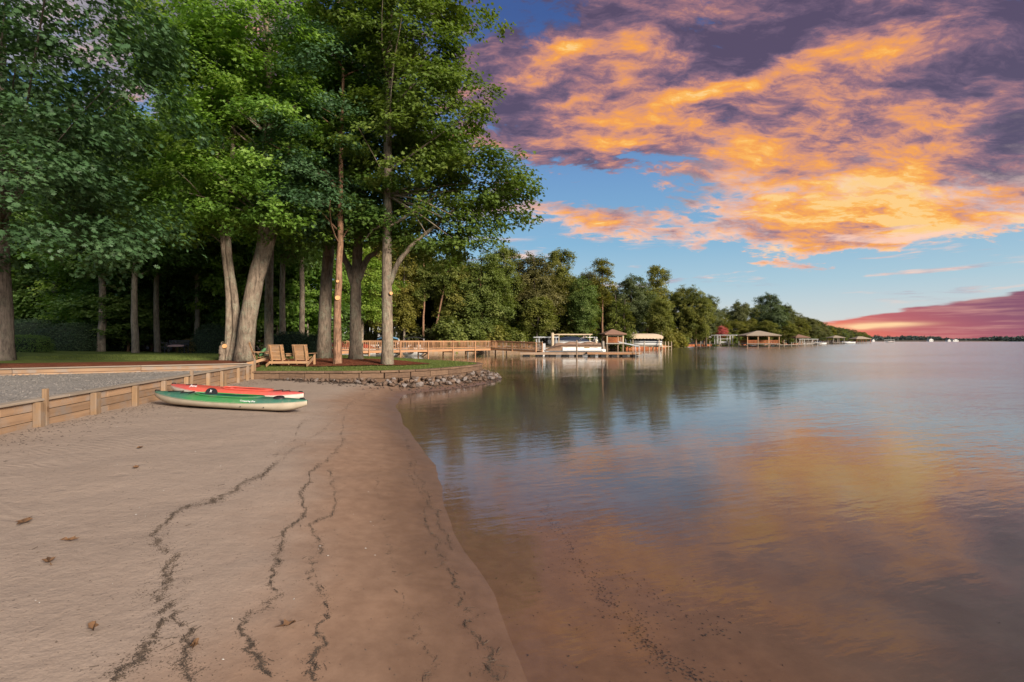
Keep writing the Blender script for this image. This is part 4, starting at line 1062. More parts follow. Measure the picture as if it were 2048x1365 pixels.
# the wood behind the yard: trunks that can be picked out in the photo
WG = 'trees of the wood behind the yard'
for px, d, k, h, w, lb in [
    (201, 34, 'wood_b', 1.0, 1.25, 'pale-barked woodland trunk beside the big rounded hedge'),
    (272, 33, 'wood_b', 1.0, 1.1, 'slim pale trunk just beyond the metal bench, towards the hedge'),
    (316, 35, 'wood_b', 1.05, 1.0, 'pale trunk standing right beside the metal garden bench'),
    (392, 37, 'wood_b', 1.1, 1.0, 'straight pale trunk rising behind the low dome shrub'),
    (567, 33, 'wood_a', .95, .8, 'crooked dark trunk behind the slatted chairs'),
    (602, 36, 'wood_a', 1.0, .8, 'dark leaning trunk in the wood behind the stout maple'),
    (95, 46, 'wood_a', 1.1, 1.0, 'dark leaning trunk rising behind the tall clipped hedge'),
    (60, 47, 'wood_a', 1.15, 1.1, 'near-black trunk behind the tall clipped hedge'),
    (30, 46, 'wood_b', 1.1, 1.1, 'pale grey trunk behind the tall clipped hedge')]:
    q = Y(px, d); put(k, q, h, None, w, lb, WG)
rr = random.Random(5)
wl = [('leafy dark green tree in the depth of the wood', 'wood_a'), ('bright green tree in the depth of the wood', 'wood_c'), ('thin pale-stemmed tree in the depth of the wood', 'wood_b')]
def inyard(x, y): return seg_dist(np.array([[x, y]]), WALL_S)[0] > 2.0
def blocked(x, y, lst, r): return any((x - a) ** 2 + (y - b_) ** 2 < r * r for a, b_ in lst)
spots = []
for i in range(4000):
    if len(spots) > 34: break
    y = rr.uniform(40, 66); x = rr.uniform(-1.15, -.36) * y
    if not inyard(x, y) or blocked(x, y, spots, 4.2): continue
    spots.append((x, y)); lb, k = wl[rr.choice([0, 0, 0, 1, 2])]
    put(k, (x, y, yz(x, y) - .1), rr.uniform(.85, 1.2), None, rr.uniform(.95, 1.3), lb.split(' in ')[0] + (' in the wood front behind ' if y < 48 else ' midway in the wood behind ' if y < 57 else ' at the wood back behind ') + where(1024 + 1000 * x / y, YL), 'trees filling the wood')
for px, d, h, w in [(222, 38, 1.0, 1.3), (255, 36, .75, 1.1), (300, 39, 1.2, 1.4), (350, 41, 1.1, 1.4), (420, 40, 1.1, 1.3), (520, 40, 1.0, 1.3), (580, 42, 1.1, 1.4), (625, 44, 1.1, 1.4), (150, 44, 1.2, 1.6), (40, 50, 1.2, 1.6), (5, 43, 1.1, 1.5),
                    (460, 46, 1.3, 1.6), (390, 47, 1.3, 1.7), (280, 48, 1.3, 1.8), (200, 50, 1.4, 1.8), (110, 52, 1.3, 1.8), (550, 50, 1.3, 1.7)]:
    put('understory', Y(px, d), h, None, w, ('tall' if h > 1.15 else 'low' if h < .9 else 'mid-sized') + ' layered understory tree with reddish stems ' + ('close behind ' if d < 42 else 'deeper behind ') + where(px, YL), 'understory trees along the wood edge')
for px, d, h, w in [(335, 40, 1.5, 1.3), (368, 43, 1.7, 1.4), (405, 41, 1.6, 1.3), (440, 42, 1.7, 1.4), (470, 38, 1.5, 1.2), (505, 41, 1.6, 1.3), (552, 39, 1.4, 1.2), (290, 43, 1.6, 1.4), (175, 41, 1.4, 1.3), (612, 40, 1.4, 1.2)]:
    put('sapling', Y(px, d), h, None, w, 'fresh light green sapling in the wood ' + ('just' if d < 41 else 'further') + ' behind ' + where(px, YL), 'light green saplings in the wood')
put('wood_c', Y(492, 45), 1.0, None, .9, 'yellow-leaved tree glowing in the gap behind the leaning maple', WG, leaf='leaf_yellow')
put('wood_c', Y(720, 44.5) if inyard(*(Y(720, 44.5).xy)) else Vector((-14.5, 48, 1.0)), .75, None, .8, 'low-branched bright green tree behind the lichen-speckled tree', WG)

# ------------------------------------------------------------------ hedges and clipped shrubs
def hedge(name, label, loc, rx, ry, h, n, seed, boxy=4.0, leaf='leaf_hedge', size=.075):
    rng = np.random.default_rng(seed)
    dv = rng.normal(0, 1, (n, 3)); dv[:, 2] = np.abs(dv[:, 2]); p = boxy
    dv /= (np.sum(np.abs(dv) ** p, 1) ** (1 / p))[:, None]
    r = rng.uniform(.90, 1.04, n) + .04 * wob(dv[:, 0] * rx, dv[:, 2] * h + dv[:, 1] * ry, 3.0, seed)
    c = dv * r[:, None] * np.array([rx, ry, h])
    t = thing(name, label, 'hedge', loc)
    me = leaf_mesh('foliage', c, dv + rng.normal(0, .5, (n, 3)), size * rng.uniform(.7, 1.4, n), rng.uniform(0, 1, n), 'quad', rng)
    link('foliage', me, leaf, t)
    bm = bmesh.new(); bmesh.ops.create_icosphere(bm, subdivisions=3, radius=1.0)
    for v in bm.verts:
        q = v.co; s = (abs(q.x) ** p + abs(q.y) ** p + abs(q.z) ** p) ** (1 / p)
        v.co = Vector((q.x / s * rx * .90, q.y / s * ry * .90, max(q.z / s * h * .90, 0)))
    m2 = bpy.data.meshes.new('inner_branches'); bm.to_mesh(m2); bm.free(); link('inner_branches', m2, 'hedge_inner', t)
    return t
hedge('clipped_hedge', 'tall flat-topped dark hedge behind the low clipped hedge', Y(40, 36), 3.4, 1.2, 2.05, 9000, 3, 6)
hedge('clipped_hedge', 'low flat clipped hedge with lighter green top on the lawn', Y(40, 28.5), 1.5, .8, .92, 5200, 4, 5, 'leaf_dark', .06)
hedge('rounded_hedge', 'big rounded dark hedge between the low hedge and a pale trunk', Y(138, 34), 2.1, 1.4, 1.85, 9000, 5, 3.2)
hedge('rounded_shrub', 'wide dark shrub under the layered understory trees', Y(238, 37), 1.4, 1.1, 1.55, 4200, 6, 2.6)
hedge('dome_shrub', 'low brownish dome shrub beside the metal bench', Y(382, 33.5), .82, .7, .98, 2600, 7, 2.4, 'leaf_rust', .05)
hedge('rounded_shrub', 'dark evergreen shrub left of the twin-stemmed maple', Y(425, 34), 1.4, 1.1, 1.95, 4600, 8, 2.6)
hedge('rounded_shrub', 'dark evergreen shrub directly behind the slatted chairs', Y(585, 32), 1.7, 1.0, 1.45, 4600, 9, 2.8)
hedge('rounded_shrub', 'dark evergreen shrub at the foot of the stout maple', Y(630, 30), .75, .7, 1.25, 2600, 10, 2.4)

# ------------------------------------------------------------------ far shore trees: (px, depth, kind, height scale, width scale, label)
def S(px, d): 
    x = (px - 1024) / FPX * d; return Vector((x, d, float(far_z(np.array([x]), np.array([d]))[0]) - .2))
FS = 'trees on the far side of the cove'
far = [
 (770, 78, 'far_tall', .9, .9, 'slender pale-trunked tree across the cove behind the straight lawn tree'),
 (808, 76, 'far_tall', .95, .8, 'thin pale trunk across the cove beside the stone gable'),
 (848, 77, 'far_pine', .8, 1.0, 'pale thin pine across the cove before the stone gable'),
 (862, 76, 'far_pine', .85, 1.0, 'reddish pine leaning to the right across the cove'),
 (912, 80, 'far_round', .88, .95, 'broad tree with a split orange trunk behind the bridge'),
 (962, 80, 'far_round', .92, 1.1, 'sunlit yellow-green broad tree over the middle of the bridge'),
 (1010, 88, 'far_tall', .95, 1.0, 'narrow mid-green tree behind the sunlit broad tree'),
 (1068, 92, 'far_dark', 1.0, 1.2, 'massive dark olive tree behind the pontoon boat'),
 (1075, 84, 'young', .95, 1.2, 'young light tree in front of the massive dark olive tree'),
 (1122, 100, 'far_tall', 1.05, 1.1, 'tall yellow-green tree topping the cove treeline'),
 (1165, 96, 'far_round', .80, .85, 'fresh green upright tree behind the boat lifts'),
 (1205, 110, 'far_pine', .95, 1.3, 'spindly pine standing above the conical evergreens'),
 (1180, 118, 'far_open', 1.0, 1.0, 'open-crowned dark tree behind the fresh green upright tree'),
 (1262, 118, 'far_dark', .98, 1.1, 'dense olive tree behind the conical evergreens'),
 (1315, 128, 'far_tall', 1.12, 1.1, 'tall narrow tree beyond the canvas boat canopy'),
 (1322, 112, 'young', 1.15, 1.15, 'pale yellow-green oval tree near the canvas boat canopy'),
 (1368, 140, 'far_round', 1.0, 1.05, 'big dark-green tree at the end of the brown bank'),
 (1392, 138, 'far_round', .98, .95, 'second big tree close against the one ending the brown bank'),
 (1412, 152, 'far_dark', .88, .9, 'shorter dark tree stepping down from the end of the bank'),
 (1440, 178, 'far_round', .62, .8, 'small pale grey-green tree behind the pink-flowering tree'),
 (1478, 200, 'far_open', .98, 1.0, 'open tree with pale forked stems behind the big pavilion'),
 (1500, 196, 'far_round', .6, .9, 'rounded rusty-green tree directly above the big pavilion'),
 (1540, 205, 'far_dark', 1.2, 1.35, 'great domed tree dominating the shore behind the big pavilion'),
 (1568, 216, 'far_open', .95, 1.1, 'gappy tree on the falling shoulder of the domed tree'),
 (1598, 240, 'far_round', .75, 1.0, 'rounded tree behind the brown-roofed boathouse'),
]
far += [(1425, 200, 'far_dark', .80, 1.1, 'dark tree filling the dip behind the pale shed'), (1456, 215, 'far_round', .92, 1.1, 'green tree filling the shore behind the white pergola'), (1490, 225, 'far_dark', 1.0, 1.1, 'dark tree just left of the domed tree crown'),
        (1520, 222, 'far_round', 1.08, 1.2, 'green shoulder tree merging with the domed tree'), (1555, 230, 'far_dark', 1.08, 1.2, 'dark tree backing the domed tree'), (1582, 245, 'far_dark', .9, 1.2, 'dark tree stepping down past the domed tree'), (1475, 190, 'far_round', .55, 1.1, 'squat rusty tree beside the big pavilion roof'),
        (1530, 185, 'far_round', .5, 1.2, 'squat green tree close behind the big pavilion'), (1565, 205, 'far_round', .55, 1.2, 'squat green tree past the end of the pavilion'), (1612, 250, 'far_dark', .72, 1.2, 'low dark tree above the white lift frame'),
        (1408, 165, 'far_round', .62, 1.1, 'short leafy tree at the water where the brown bank ends'), (1345, 145, 'far_dark', .9, 1.2, 'dark tree behind the brown bank'), (1295, 126, 'far_round', .9, 1.1, 'green tree directly behind the beige canopy')]
for px, d, k, h, w, lb in far: put(k, S(px, d), h, None, w, lb, FS, lean=.22 if 'leaning' in lb else 0)
for px, lb in ((1232, 'conical golden-green evergreen behind the small brown gazebo'), (1249, 'conical evergreen with rusty lower boughs beside its taller twin')):
    put('conifer', S(px, 100), 1.28 if px == 1232 else 1.15, None, 1.5, lb, 'conical evergreens behind the gazebo', 'evergreen')
put('myrtle', S(1442, 164), 1.25, None, 1.25, 'crape myrtle covered in deep pink flowers behind the white pergola', None, 'tree')
# second rank and the receding shore
spots = []
for i in range(6000):
    if len(spots) > 56: break
    y = rr.uniform(84, 150); px = rr.uniform(690, 1400); x = (px - 1024) / FPX * y
    s2 = seg_dist(np.array([[x, y]]), COVE_S)[0]
    if s2 < 9 or blocked(x, y, spots, 5): continue
    spots.append((x, y)); k = rr.choice(['far_round', 'far_dark', 'far_dark', 'far_tall'])
    put(k, S(px, y), rr.uniform(.8, .95) if px > 900 else rr.uniform(.9, 1.15), None, rr.uniform(1, 1.25), {'far_round': 'rounded green', 'far_dark': 'dark olive', 'far_tall': 'narrow'}[k] + ' rear-rank cove tree ' + ('just' if y < 105 else 'well' if y < 130 else 'far') + ' behind ' + where(px, FL), 'rear rank of the cove woods')
for i in range(34):
    t = (i + rr.random()) / 34; px = 1590 + 146 * t; d = 255 / (1 - .68 * t) + rr.uniform(8, 30)
    k = rr.choice(['far_round', 'far_dark', 'far_dark'])
    put(k, S(px, d), rr.uniform(.7, .95) * (1 - .12 * t), None, rr.uniform(1.1, 1.5), ('distant green' if k == 'far_round' else 'distant dark') + ' tree on the receding shore ' + ('behind ' if i % 2 else 'rising over ') + where(px, FL), 'distant trees on the receding lake shore')
for i, (px, d) in enumerate([(900, 74), (935, 76), (985, 80), (1015, 83), (1050, 88), (1140, 97), (1180, 104), (1290, 121), (1335, 129), (1348, 132), (1362, 137), (1428, 178), (1455, 185), (1470, 186), (1512, 190), (1525, 200), (1560, 215), (1580, 232)]):
    put('bush', S(px, d), rr.uniform(.8, 1.5), None, rr.uniform(1.0, 1.7), 'rounded green shore bush beside ' + where(px, FL), 'bushes along the far shore', 'bush')

ue = []
L_ = np.concatenate([[0], np.cumsum(np.hypot(*np.diff(COVE_S, axis=0).T))])
for f in np.arange(0, 300, 4.2):
    x, x2 = np.interp([f, f + 2], L_, COVE_S[:, 0]); y, y2 = np.interp([f, f + 2], L_, COVE_S[:, 1]); n_ = Vector((-(y2 - y), x2 - x)).normalized()
    for off in (11, 19):
        o_ = off + rr.uniform(-3, 3); px_, py_ = x + n_.x * o_, y + n_.y * o_ + (4 if f < 20 else 0)
        if py_ < 66 or abs(px_ / py_) > .75: continue
        z_ = float(far_z(np.array([px_]), np.array([py_]))[0]); h_ = rr.uniform(1.4, 3.0)
        ue.append((px_, py_, z_ + h_ * .8, rr.uniform(1.8, 3.2), rr.uniform(1.6, 2.6), h_))
cm, _c = crown('undergrowth', ue, 5200, 14, .42, .8, .42, 'quad', 77, shell=.3)
tagged(link('undergrowth', cm, 'leaf_fardark'), 'shadowy undergrowth filling the ground below the far shore trees', None, None, 'stuff')
# the opposite shore, kilometres of forest that read as one mass
def distant():
    rng = np.random.default_rng(3); V = []; T = []; TI = []
    n = 2600
    t = rng.uniform(0, 1, n); px = 1700 + 900 * t; d = 1500 + rng.uniform(0, 160, n) + 250 * np.sin(t * 9)
    x = (px - 1024) / FPX * d; r = rng.uniform(4, 8, n)
    hh = 12 + 5 * np.sin(t * 17) + 3 * np.sin(t * 41 + 1) + rng.uniform(-3, 3, n)
    c = np.stack([x, d, rng.uniform(.2, 1, n) * hh], 1)
    k = 14; idx = np.repeat(np.arange(n), k); dv = rng.normal(0, 1, (n * k, 3)); dv /= np.linalg.norm(dv, axis=1, keepdims=True)
    cc = c[idx] + dv * r[idx][:, None] * np.array([1, 1, .55])
    me = leaf_mesh('distant_forest', cc, dv + rng.normal(0, .4, dv.shape), rng.uniform(3.5, 6, n * k), rng.uniform(0, 1, n * k), 'quad', rng)
    tagged(link('distant_forest', me, 'leaf_distant'), 'low dark band of forest on the opposite lake shore', None, None, 'stuff')
leaf_mat('leaf_distant', (0.030, 0.048, 0.045), (0.045, 0.065, 0.058), (0.06, 0.08, 0.07), .1, .0)
distant()
a = 1490.
me = raw_mesh('opposite_shore', [((1690 - 1024) / FPX * a, a, -1), (2700, a, -1), (2700, a + 600, 8), ((1690 - 1024) / FPX * a, a + 600, 8), ((1690 - 1024) / FPX * a, a + 2, 1.5), (2700, a + 2, 1.5)], [(0, 1, 5, 4), (4, 5, 2, 3)])
tagged(link('opposite_shore', me, 'woodland_floor'), 'low bank of the opposite lake shore', None, None, 'structure')

# ------------------------------------------------------------------ kayaks
def kayak_mats(name, lo, hi, edge):
    m, g, out = newmat(name)
    x = g.xyz(g.obj())[0]
    f = g.add(g.m('ABSOLUTE', g.add(x, .05)), g.mul(g.sub(g.noise(g.obj(), 3, 4), .5), .25))
    c = g.mix(g.step(f, edge, edge + .35), hi, lo)
    c = g.mix(g.step(g.noise(g.obj(), 7, 8, .75), .45, .75, .10, .45), c, (0.27, 0.21, 0.16))      # sand dust
    principled(g, out, c, .42, g.bump(g.noise(g.obj(), 30, 3), .08, .004), spec=.4)
kayak_mats('deck_green', (0.010, 0.115, 0.075), (0.012, 0.19, 0.045), .55)
kayak_mats('deck_red', (0.46, 0.055, 0.050), (0.58, 0.070, 0.042), .75)
simple('hull_cream', (0.47, 0.40, 0.30), (0.36, 0.30, 0.22), 3, .5, .1)
simple('hull_white', (0.60, 0.54, 0.46), (0.48, 0.42, 0.35), 3, .5)
simple('tub_green', (0.008, 0.07, 0.045), (0.006, 0.05, 0.035), 4, .5)
simple('tub_red', (0.42, 0.05, 0.035), (0.30, 0.035, 0.028), 4, .5)
def kayak(name, label, pa, pb, hull, deck, tub, B, depth, open_a, open_b, ow):
    pa = Vector(pa); pb = Vector(pb); L = (pb - pa).length; M, _ = beam_matrix(pa, pb)
    t = bpy.data.objects.new(name, None); COL.objects.link(t); t.matrix_basis = M; tagged(t, label, 'kayak', 'kayaks on the sand')
    NU, NV = 46, 14
    def half(u): return B / 2 * max(0.0, (1 - abs(u) ** 2.3)) ** .8 + .012
    def seam(u): return .02 + .075 * abs(u) ** 2.2
    def keel(u): return -depth + (depth + .02) * max(0, (abs(u) - .62) / .38) ** 2.4
    def crown_(u): return .075 * (1 - abs(u) ** 3) ** .7 + .01
    V = []; F = []; us = [math.sin(math.pi / 2 * (-1 + 2 * i / NU)) * 1.0 for i in range(NU + 1)]
    prof = [(1.0, 0.0), (.985, .30), (.90, .66), (.62, .88), (.30, .95), (0, 1.0), (-.30, .95), (-.62, .88), (-.90, .66), (-.985, .30), (-1.0, 0.0)]
    for u in us:
        h = half(u); zs = seam(u); zk = keel(u)
        for a, b in prof: V.append((u * L / 2, a * h, zs + (zk - zs) * b))
    n = len(prof)
    for i in range(NU):
        for j in range(n - 1): F.append((i * n + j, i * n + j + 1, (i + 1) * n + j + 1, (i + 1) * n + j))
    link('hull', raw_mesh('hull', V, F, True), hull, t)
    V = []; F = []
    for u in us:
        h = half(u) * 1.012; zs = seam(u) + .002
        for j in range(NV + 1):
            v = -1 + 2 * j / NV; V.append((u * L / 2, v * h, zs + crown_(u) * (1 - abs(v) ** 5) - (.012 if j in (0, NV) else 0)))
    n = NV + 1; uc = (open_a + open_b) / 2; ur = (open_b - open_a) / 2
    for i in range(NU):
        for j in range(NV):
            um = (us[i] + us[i + 1]) / 2; vm = -1 + 2 * (j + .5) / NV
            if ((um - uc) / ur) ** 4 + (vm / ow) ** 2 < 1: continue
            F.append((i * n + j, (i + 1) * n + j, (i + 1) * n + j + 1, i * n + j + 1))
    dk = link('deck', raw_mesh('deck', V, F, True), deck, t)
    # cockpit tub and coaming
    V = []; F = []; K = 30; rim = []
    for ring, (s, dz) in enumerate([(1.03, 0.0), (.93, -.07), (.8, -.15), (0.0, -.16)]):
        for k in range(K):
            a = 2 * math.pi * k / K; c = math.copysign(abs(math.cos(a)) ** .5, math.cos(a)); u = uc + ur * c * s; v = ow * math.sin(a) * s
            z = seam(u) + crown_(u) * (1 - abs(v) ** 5); p = Vector((u * L / 2, v * half(u), z + dz + .004)); V.append(p)
            if ring == 0: rim.append(p + Vector((0, 0, .012)))
    for r_ in range(3):
        for k in range(K): F.append((r_ * K + k, (r_ + 1) * K + k, (r_ + 1) * K + (k + 1) % K, r_ * K + (k + 1) % K))
    ck = link('cockpit', raw_mesh('cockpit', V, F, True), tub, t)
    tube('coaming', rim + [rim[0]], .016, deck, ck, n=6)
    top = lambda u, v=0.0: Vector((u * L / 2, v * half(u), seam(u) + crown_(u) * (1 - abs(v) ** 5)))
    return t, top, half, L
def text_part(name, body, size, M, parent, mat='lettering'):
    c = bpy.data.curves.new(name, 'FONT'); c.body = body; c.size = size; c.extrude = .001; c.shear = .25; c.align_x = 'CENTER'; c.resolution_u = 2
    tmp = bpy.data.objects.new(name, c); COL.objects.link(tmp); dg = bpy.context.evaluated_depsgraph_get()
    me = bpy.data.meshes.new_from_object(tmp.evaluated_get(dg)); bpy.data.objects.remove(tmp); me.materials.clear()
    return link(name, me, mat, parent, M)
def side_face(p, tilt=.75):       # lettering laid on the deck flank facing the camera (local -y)
    return Matrix.Translation(p) @ Matrix.Rotation(R(90) * tilt, 4, 'X')
gk, top, half, L = kayak('kayak', 'green-decked kayak with a cream hull lying on the sand by the timber wall', (-7.44, 10.42, .545), (-4.10, 10.02, .405), 'hull_cream', 'deck_green', 'tub_green', .68, .135, -.42, .42, .62)
for u0 in (-.97, .93):
    p = top(u0); tube('carry_handle', [p + Vector((-.05, 0, 0)), p + Vector((-.04, 0, .02)), p + Vector((.05, 0, .02)), p + Vector((.06, 0, 0))], .012, 'black', gk, n=6)
tube('bungee_cord', [top(-.78, -.5) + Vector((0, 0, .015)), top(-.66, .4) + Vector((0, 0, .02)), top(-.58, -.55) + Vector((0, 0, .015)), top(-.52, .4) + Vector((0, 0, .02)), top(-.46, -.6) + Vector((0, 0, .015))], .009, 'black', gk, n=6)
V, F = tube_data([top(.66, -.25) + Vector((0, 0, -.02)), top(.66, -.25) + Vector((0, -.012, .03))], [.10, .09], 16); hm = raw_mesh('hatch', [(top(.66).x + (v.x - top(.66).x) * 1.2, v.y, v.z) for v in V], F, True)
link('hatch', hm, 'black', gk)
# seat back with a small white emblem
V = []; F = []; K = 14
for yo in (0, .04):
    for k in range(K + 1):
        a = math.pi * k / K; V.append((.125 * math.cos(a), yo, .125 * math.sin(a) ** .8))
F = [tuple(range(K + 1))[::-1], tuple(range(K + 1, 2 * K + 2))] + [(k, k + 1, K + 2 + k, K + 1 + k) for k in range(K)] + [(0, K + 1, 2 * K + 1, K)]
sb = link('seat_back', raw_mesh('seat_back', V, F), 'black', gk, Matrix.Translation(top(-.20, -.35) + Vector((0, 0, .03))) @ Matrix.Rotation(-.15, 4, 'X'))
V = []; F = []
for k, (a, r0) in enumerate([(.5, .05), (1.75, .055), (2.6, .035), (4.0, .05), (5.4, .045)]):
    o_ = len(V); V += [(0, -.004, .06), (r0 * math.cos(a - .35) * .4, -.004, .06 + r0 * math.sin(a - .35) * .4), (r0 * math.cos(a) * .7, -.004, .06 + r0 * math.sin(a) * .7), (r0 * math.cos(a + .35) * .4, -.004, .06 + r0 * math.sin(a + .35) * .4)]
    F.append((o_, o_ + 1, o_ + 2, o_ + 3))
link('emblem', raw_mesh('emblem', V, F), 'lettering', sb)
text_part('lettering', 'Conquering Elite', .048, side_face(top(.36, -.93) + Vector((0, -.022, .002))), gk)
for u0 in (.28, .55): block('scupper_plug', (u0 * L / 2, -half(u0) * 1.0, -.045), (.018, .012, .018), 'black', gk)
rk, top, half, L = kayak('kayak', 'red-decked kayak with an open cockpit lying behind the green one', (-7.72, 11.32, .615), (-4.56, 10.95, .455), 'hull_white', 'deck_red', 'tub_red', .64, .125, -.18, .52, .60)
tube('bungee_cord', [top(.60, -.5) + Vector((0, 0, .012)), top(.66, .4) + Vector((0, 0, .02)), top(.72, -.5) + Vector((0, 0, .012)), top(.77, .3) + Vector((0, 0, .02)), top(.82, -.4) + Vector((0, 0, .012))], .008, 'black', rk, n=6)
tube('bungee_cord', [top(-.72, -.5) + Vector((0, 0, .012)), top(-.64, .3) + Vector((0, 0, .02)), top(-.56, -.5) + Vector((0, 0, .012))], .008, 'black', rk, n=6)
for u0 in (-.96, .95):
    p = top(u0); tube('carry_handle', [p + Vector((-.05, 0, 0)), p + Vector((-.03, 0, .02)), p + Vector((.04, 0, .02)), p + Vector((.05, 0, 0))], .011, 'black', rk, n=6)
text_part('lettering', 'Jhene', .075, side_face(top(-.55, -.72) + Vector((0, -.03, .01)), .65), rk)

# ------------------------------------------------------------------ slatted double seat and chair under the trees
def slat_back(root, x0, x1, y, z0, z1, tilt, n):
    L = z1 - z0
    for i in range(n):
        f = (i + .5) / n; z = z0 + L * f; yy = y + tilt * (1 - f)
        beam('slat', (x0, yy, z), (x1, yy, z), .022, L / n - .008, 'cedar', root)
    for xs in (x0 + .10, x1 - .10):
        beam('stile', (xs, y + tilt * 1.05 - .03, z0 - .08), (xs, y - .03, z1 + .01), .05, .06, 'cedar', root)
    beam('top_rail', (x0, y - .005, z1 + .02), (x1, y - .005, z1 + .02), .05, .03, 'cedar', root)
dbl = thing('double_seat', 'slatted wooden double seat with a console between its two reclined backs', 'chair', Y(580, 19.4) + Vector((0, 0, .03)), R(4))
dbl.scale = (.86, .86, .86)
for s in (-1, 1):
    c = .52 * s
    slat_back(dbl, c - .33, c + .33, -.30, .26, .92, .26, 11)
    for k in range(6): beam('slat', (c - .29, .06 + .085 * k, .33 + .012 * k), (c + .29, .06 + .085 * k, .33 + .012 * k), .075, .022, 'cedar', dbl)
    beam('armrest', (s * .93, -.16, .56), (s * .93, .62, .56), .13, .025, 'cedar', dbl)
    beam('leg', (s * .90, .55, 0), (s * .90, .55, .55), .09, .05, 'cedar', dbl)
    beam('leg', (s * .87, -.42, .03), (s * .87, .52, .34), .035, .12, 'cedar', dbl)
beam('stretcher', (-.86, -.14, .16), (.86, -.14, .16), .03, .11, 'cedar', dbl)
block('console_top', (0, .22, .55), (.40, .46, .026), 'cedar', dbl)
for yy in (.05, .40): beam('console_apron', (-.19, yy, .48), (.19, yy, .48), .025, .09, 'cedar', dbl)
for s in (-1, 1): beam('leg', (s * .18, .36, 0), (s * .18, .36, .53), .05, .05, 'cedar', dbl)
ch = thing('garden_chair', 'slatted wooden chair holding a green cushion beside the leaning maple', 'chair', Y(515, 19.7) + Vector((0, 0, .03)), R(-62))
ch.scale = (.9, .9, .9)
slat_back(ch, -.30, .30, -.30, .26, .95, .24, 11)
for k in range(6): beam('slat', (-.28, .04 + .085 * k, .33 + .012 * k), (.28, .04 + .085 * k, .33 + .012 * k), .075, .022, 'cedar', ch)
for s in (-1, 1):
    beam('armrest', (s * .36, -.16, .56), (s * .36, .62, .56), .12, .025, 'cedar', ch)
    beam('leg', (s * .34, .55, 0), (s * .34, .55, .55), .09, .05, 'cedar', ch)
    beam('leg', (s * .31, -.42, .03), (s * .31, .52, .34), .035, .12, 'cedar', ch)
def cushion(name, label, loc, dims, mat, rz, tilt=0.0):
    bm = bmesh.new(); bmesh.ops.create_uvsphere(bm, u_segments=16, v_segments=10, radius=1)
    for v in bm.verts:
        q = v.co; s = (abs(q.x) ** 4 + abs(q.y) ** 4) ** .25 if (abs(q.x) + abs(q.y)) > 1e-6 else 1
        r_ = math.hypot(q.x, q.y); k = r_ / s if s else 1
        v.co = Vector((q.x * k * dims[0] / 2, q.y * k * dims[1] / 2, q.z * dims[2] / 2))
    me = bpy.data.meshes.new(name); bm.to_mesh(me); bm.free(); me.polygons.foreach_set('use_smooth', [True] * len(me.polygons))
    o = link(name, me, mat, None, Matrix.Translation(Vector(loc)) @ Matrix.Rotation(rz, 4, 'Z') @ Matrix.Rotation(tilt, 4, 'X'))
    return tagged(o, label, 'cushion')
cushion('cushion', 'soft green cushion lying in the slatted garden chair', Y(515, 19.7) + Vector((.18, .03, .52)), (.42, .42, .16), 'green_cushion', R(-62), R(55))
tb = thing('side_table', 'small slatted wooden table between the garden chair and the double seat', 'table', Y(531, 19.95) + Vector((0, 0, .03)), R(10))
for k in range(5): block('slat', (0, -.2 + .1 * k, .45), (.50, .088, .024), 'cedar', tb)
for sx in (-1, 1):
    for sy in (-1, 1): beam('leg', (sx * .2, sy * .18, 0), (sx * .2, sy * .18, .437), .05, .05, 'cedar', tb)
    beam('apron', (sx * .2, -.15, .39), (sx * .2, .15, .39), .02, .07, 'cedar', tb)
# metal bench by the wood
bn = thing('garden_bench', 'dark metal garden bench standing at the edge of the wood', 'bench', Y(353, 32.5), R(5))
for s in (-1, 1):
    beam('leg', (s * .6, .22, 0), (s * .6, .22, .42), .035, .035, 'dark_metal', bn); beam('leg', (s * .6, -.22, 0), (s * .6, -.22, .62), .035, .035, 'dark_metal', bn)
    beam('back_post', (s * .6, .24, .40), (s * .6, .34, .88), .035, .035, 'dark_metal', bn)
    beam('armrest', (s * .6, -.24, .63), (s * .6, .28, .63), .05, .025, 'dark_metal', bn)
for k in range(6): beam('seat_slat', (-.6, -.2 + .08 * k, .43), (.6, -.2 + .08 * k, .43), .055, .018, 'dark_metal', bn)
for k in range(5): beam('back_slat', (-.6, .255 + .02 * k, .50 + .085 * k), (.6, .255 + .02 * k, .50 + .085 * k), .018, .05, 'dark_metal', bn)
cushion('bench_cushion', 'faded pink cushion on the dark metal bench', Y(353, 32.5) + Vector((0, 0, .50)), (1.1, .44, .13), 'pink_cushion', R(5), R(14))

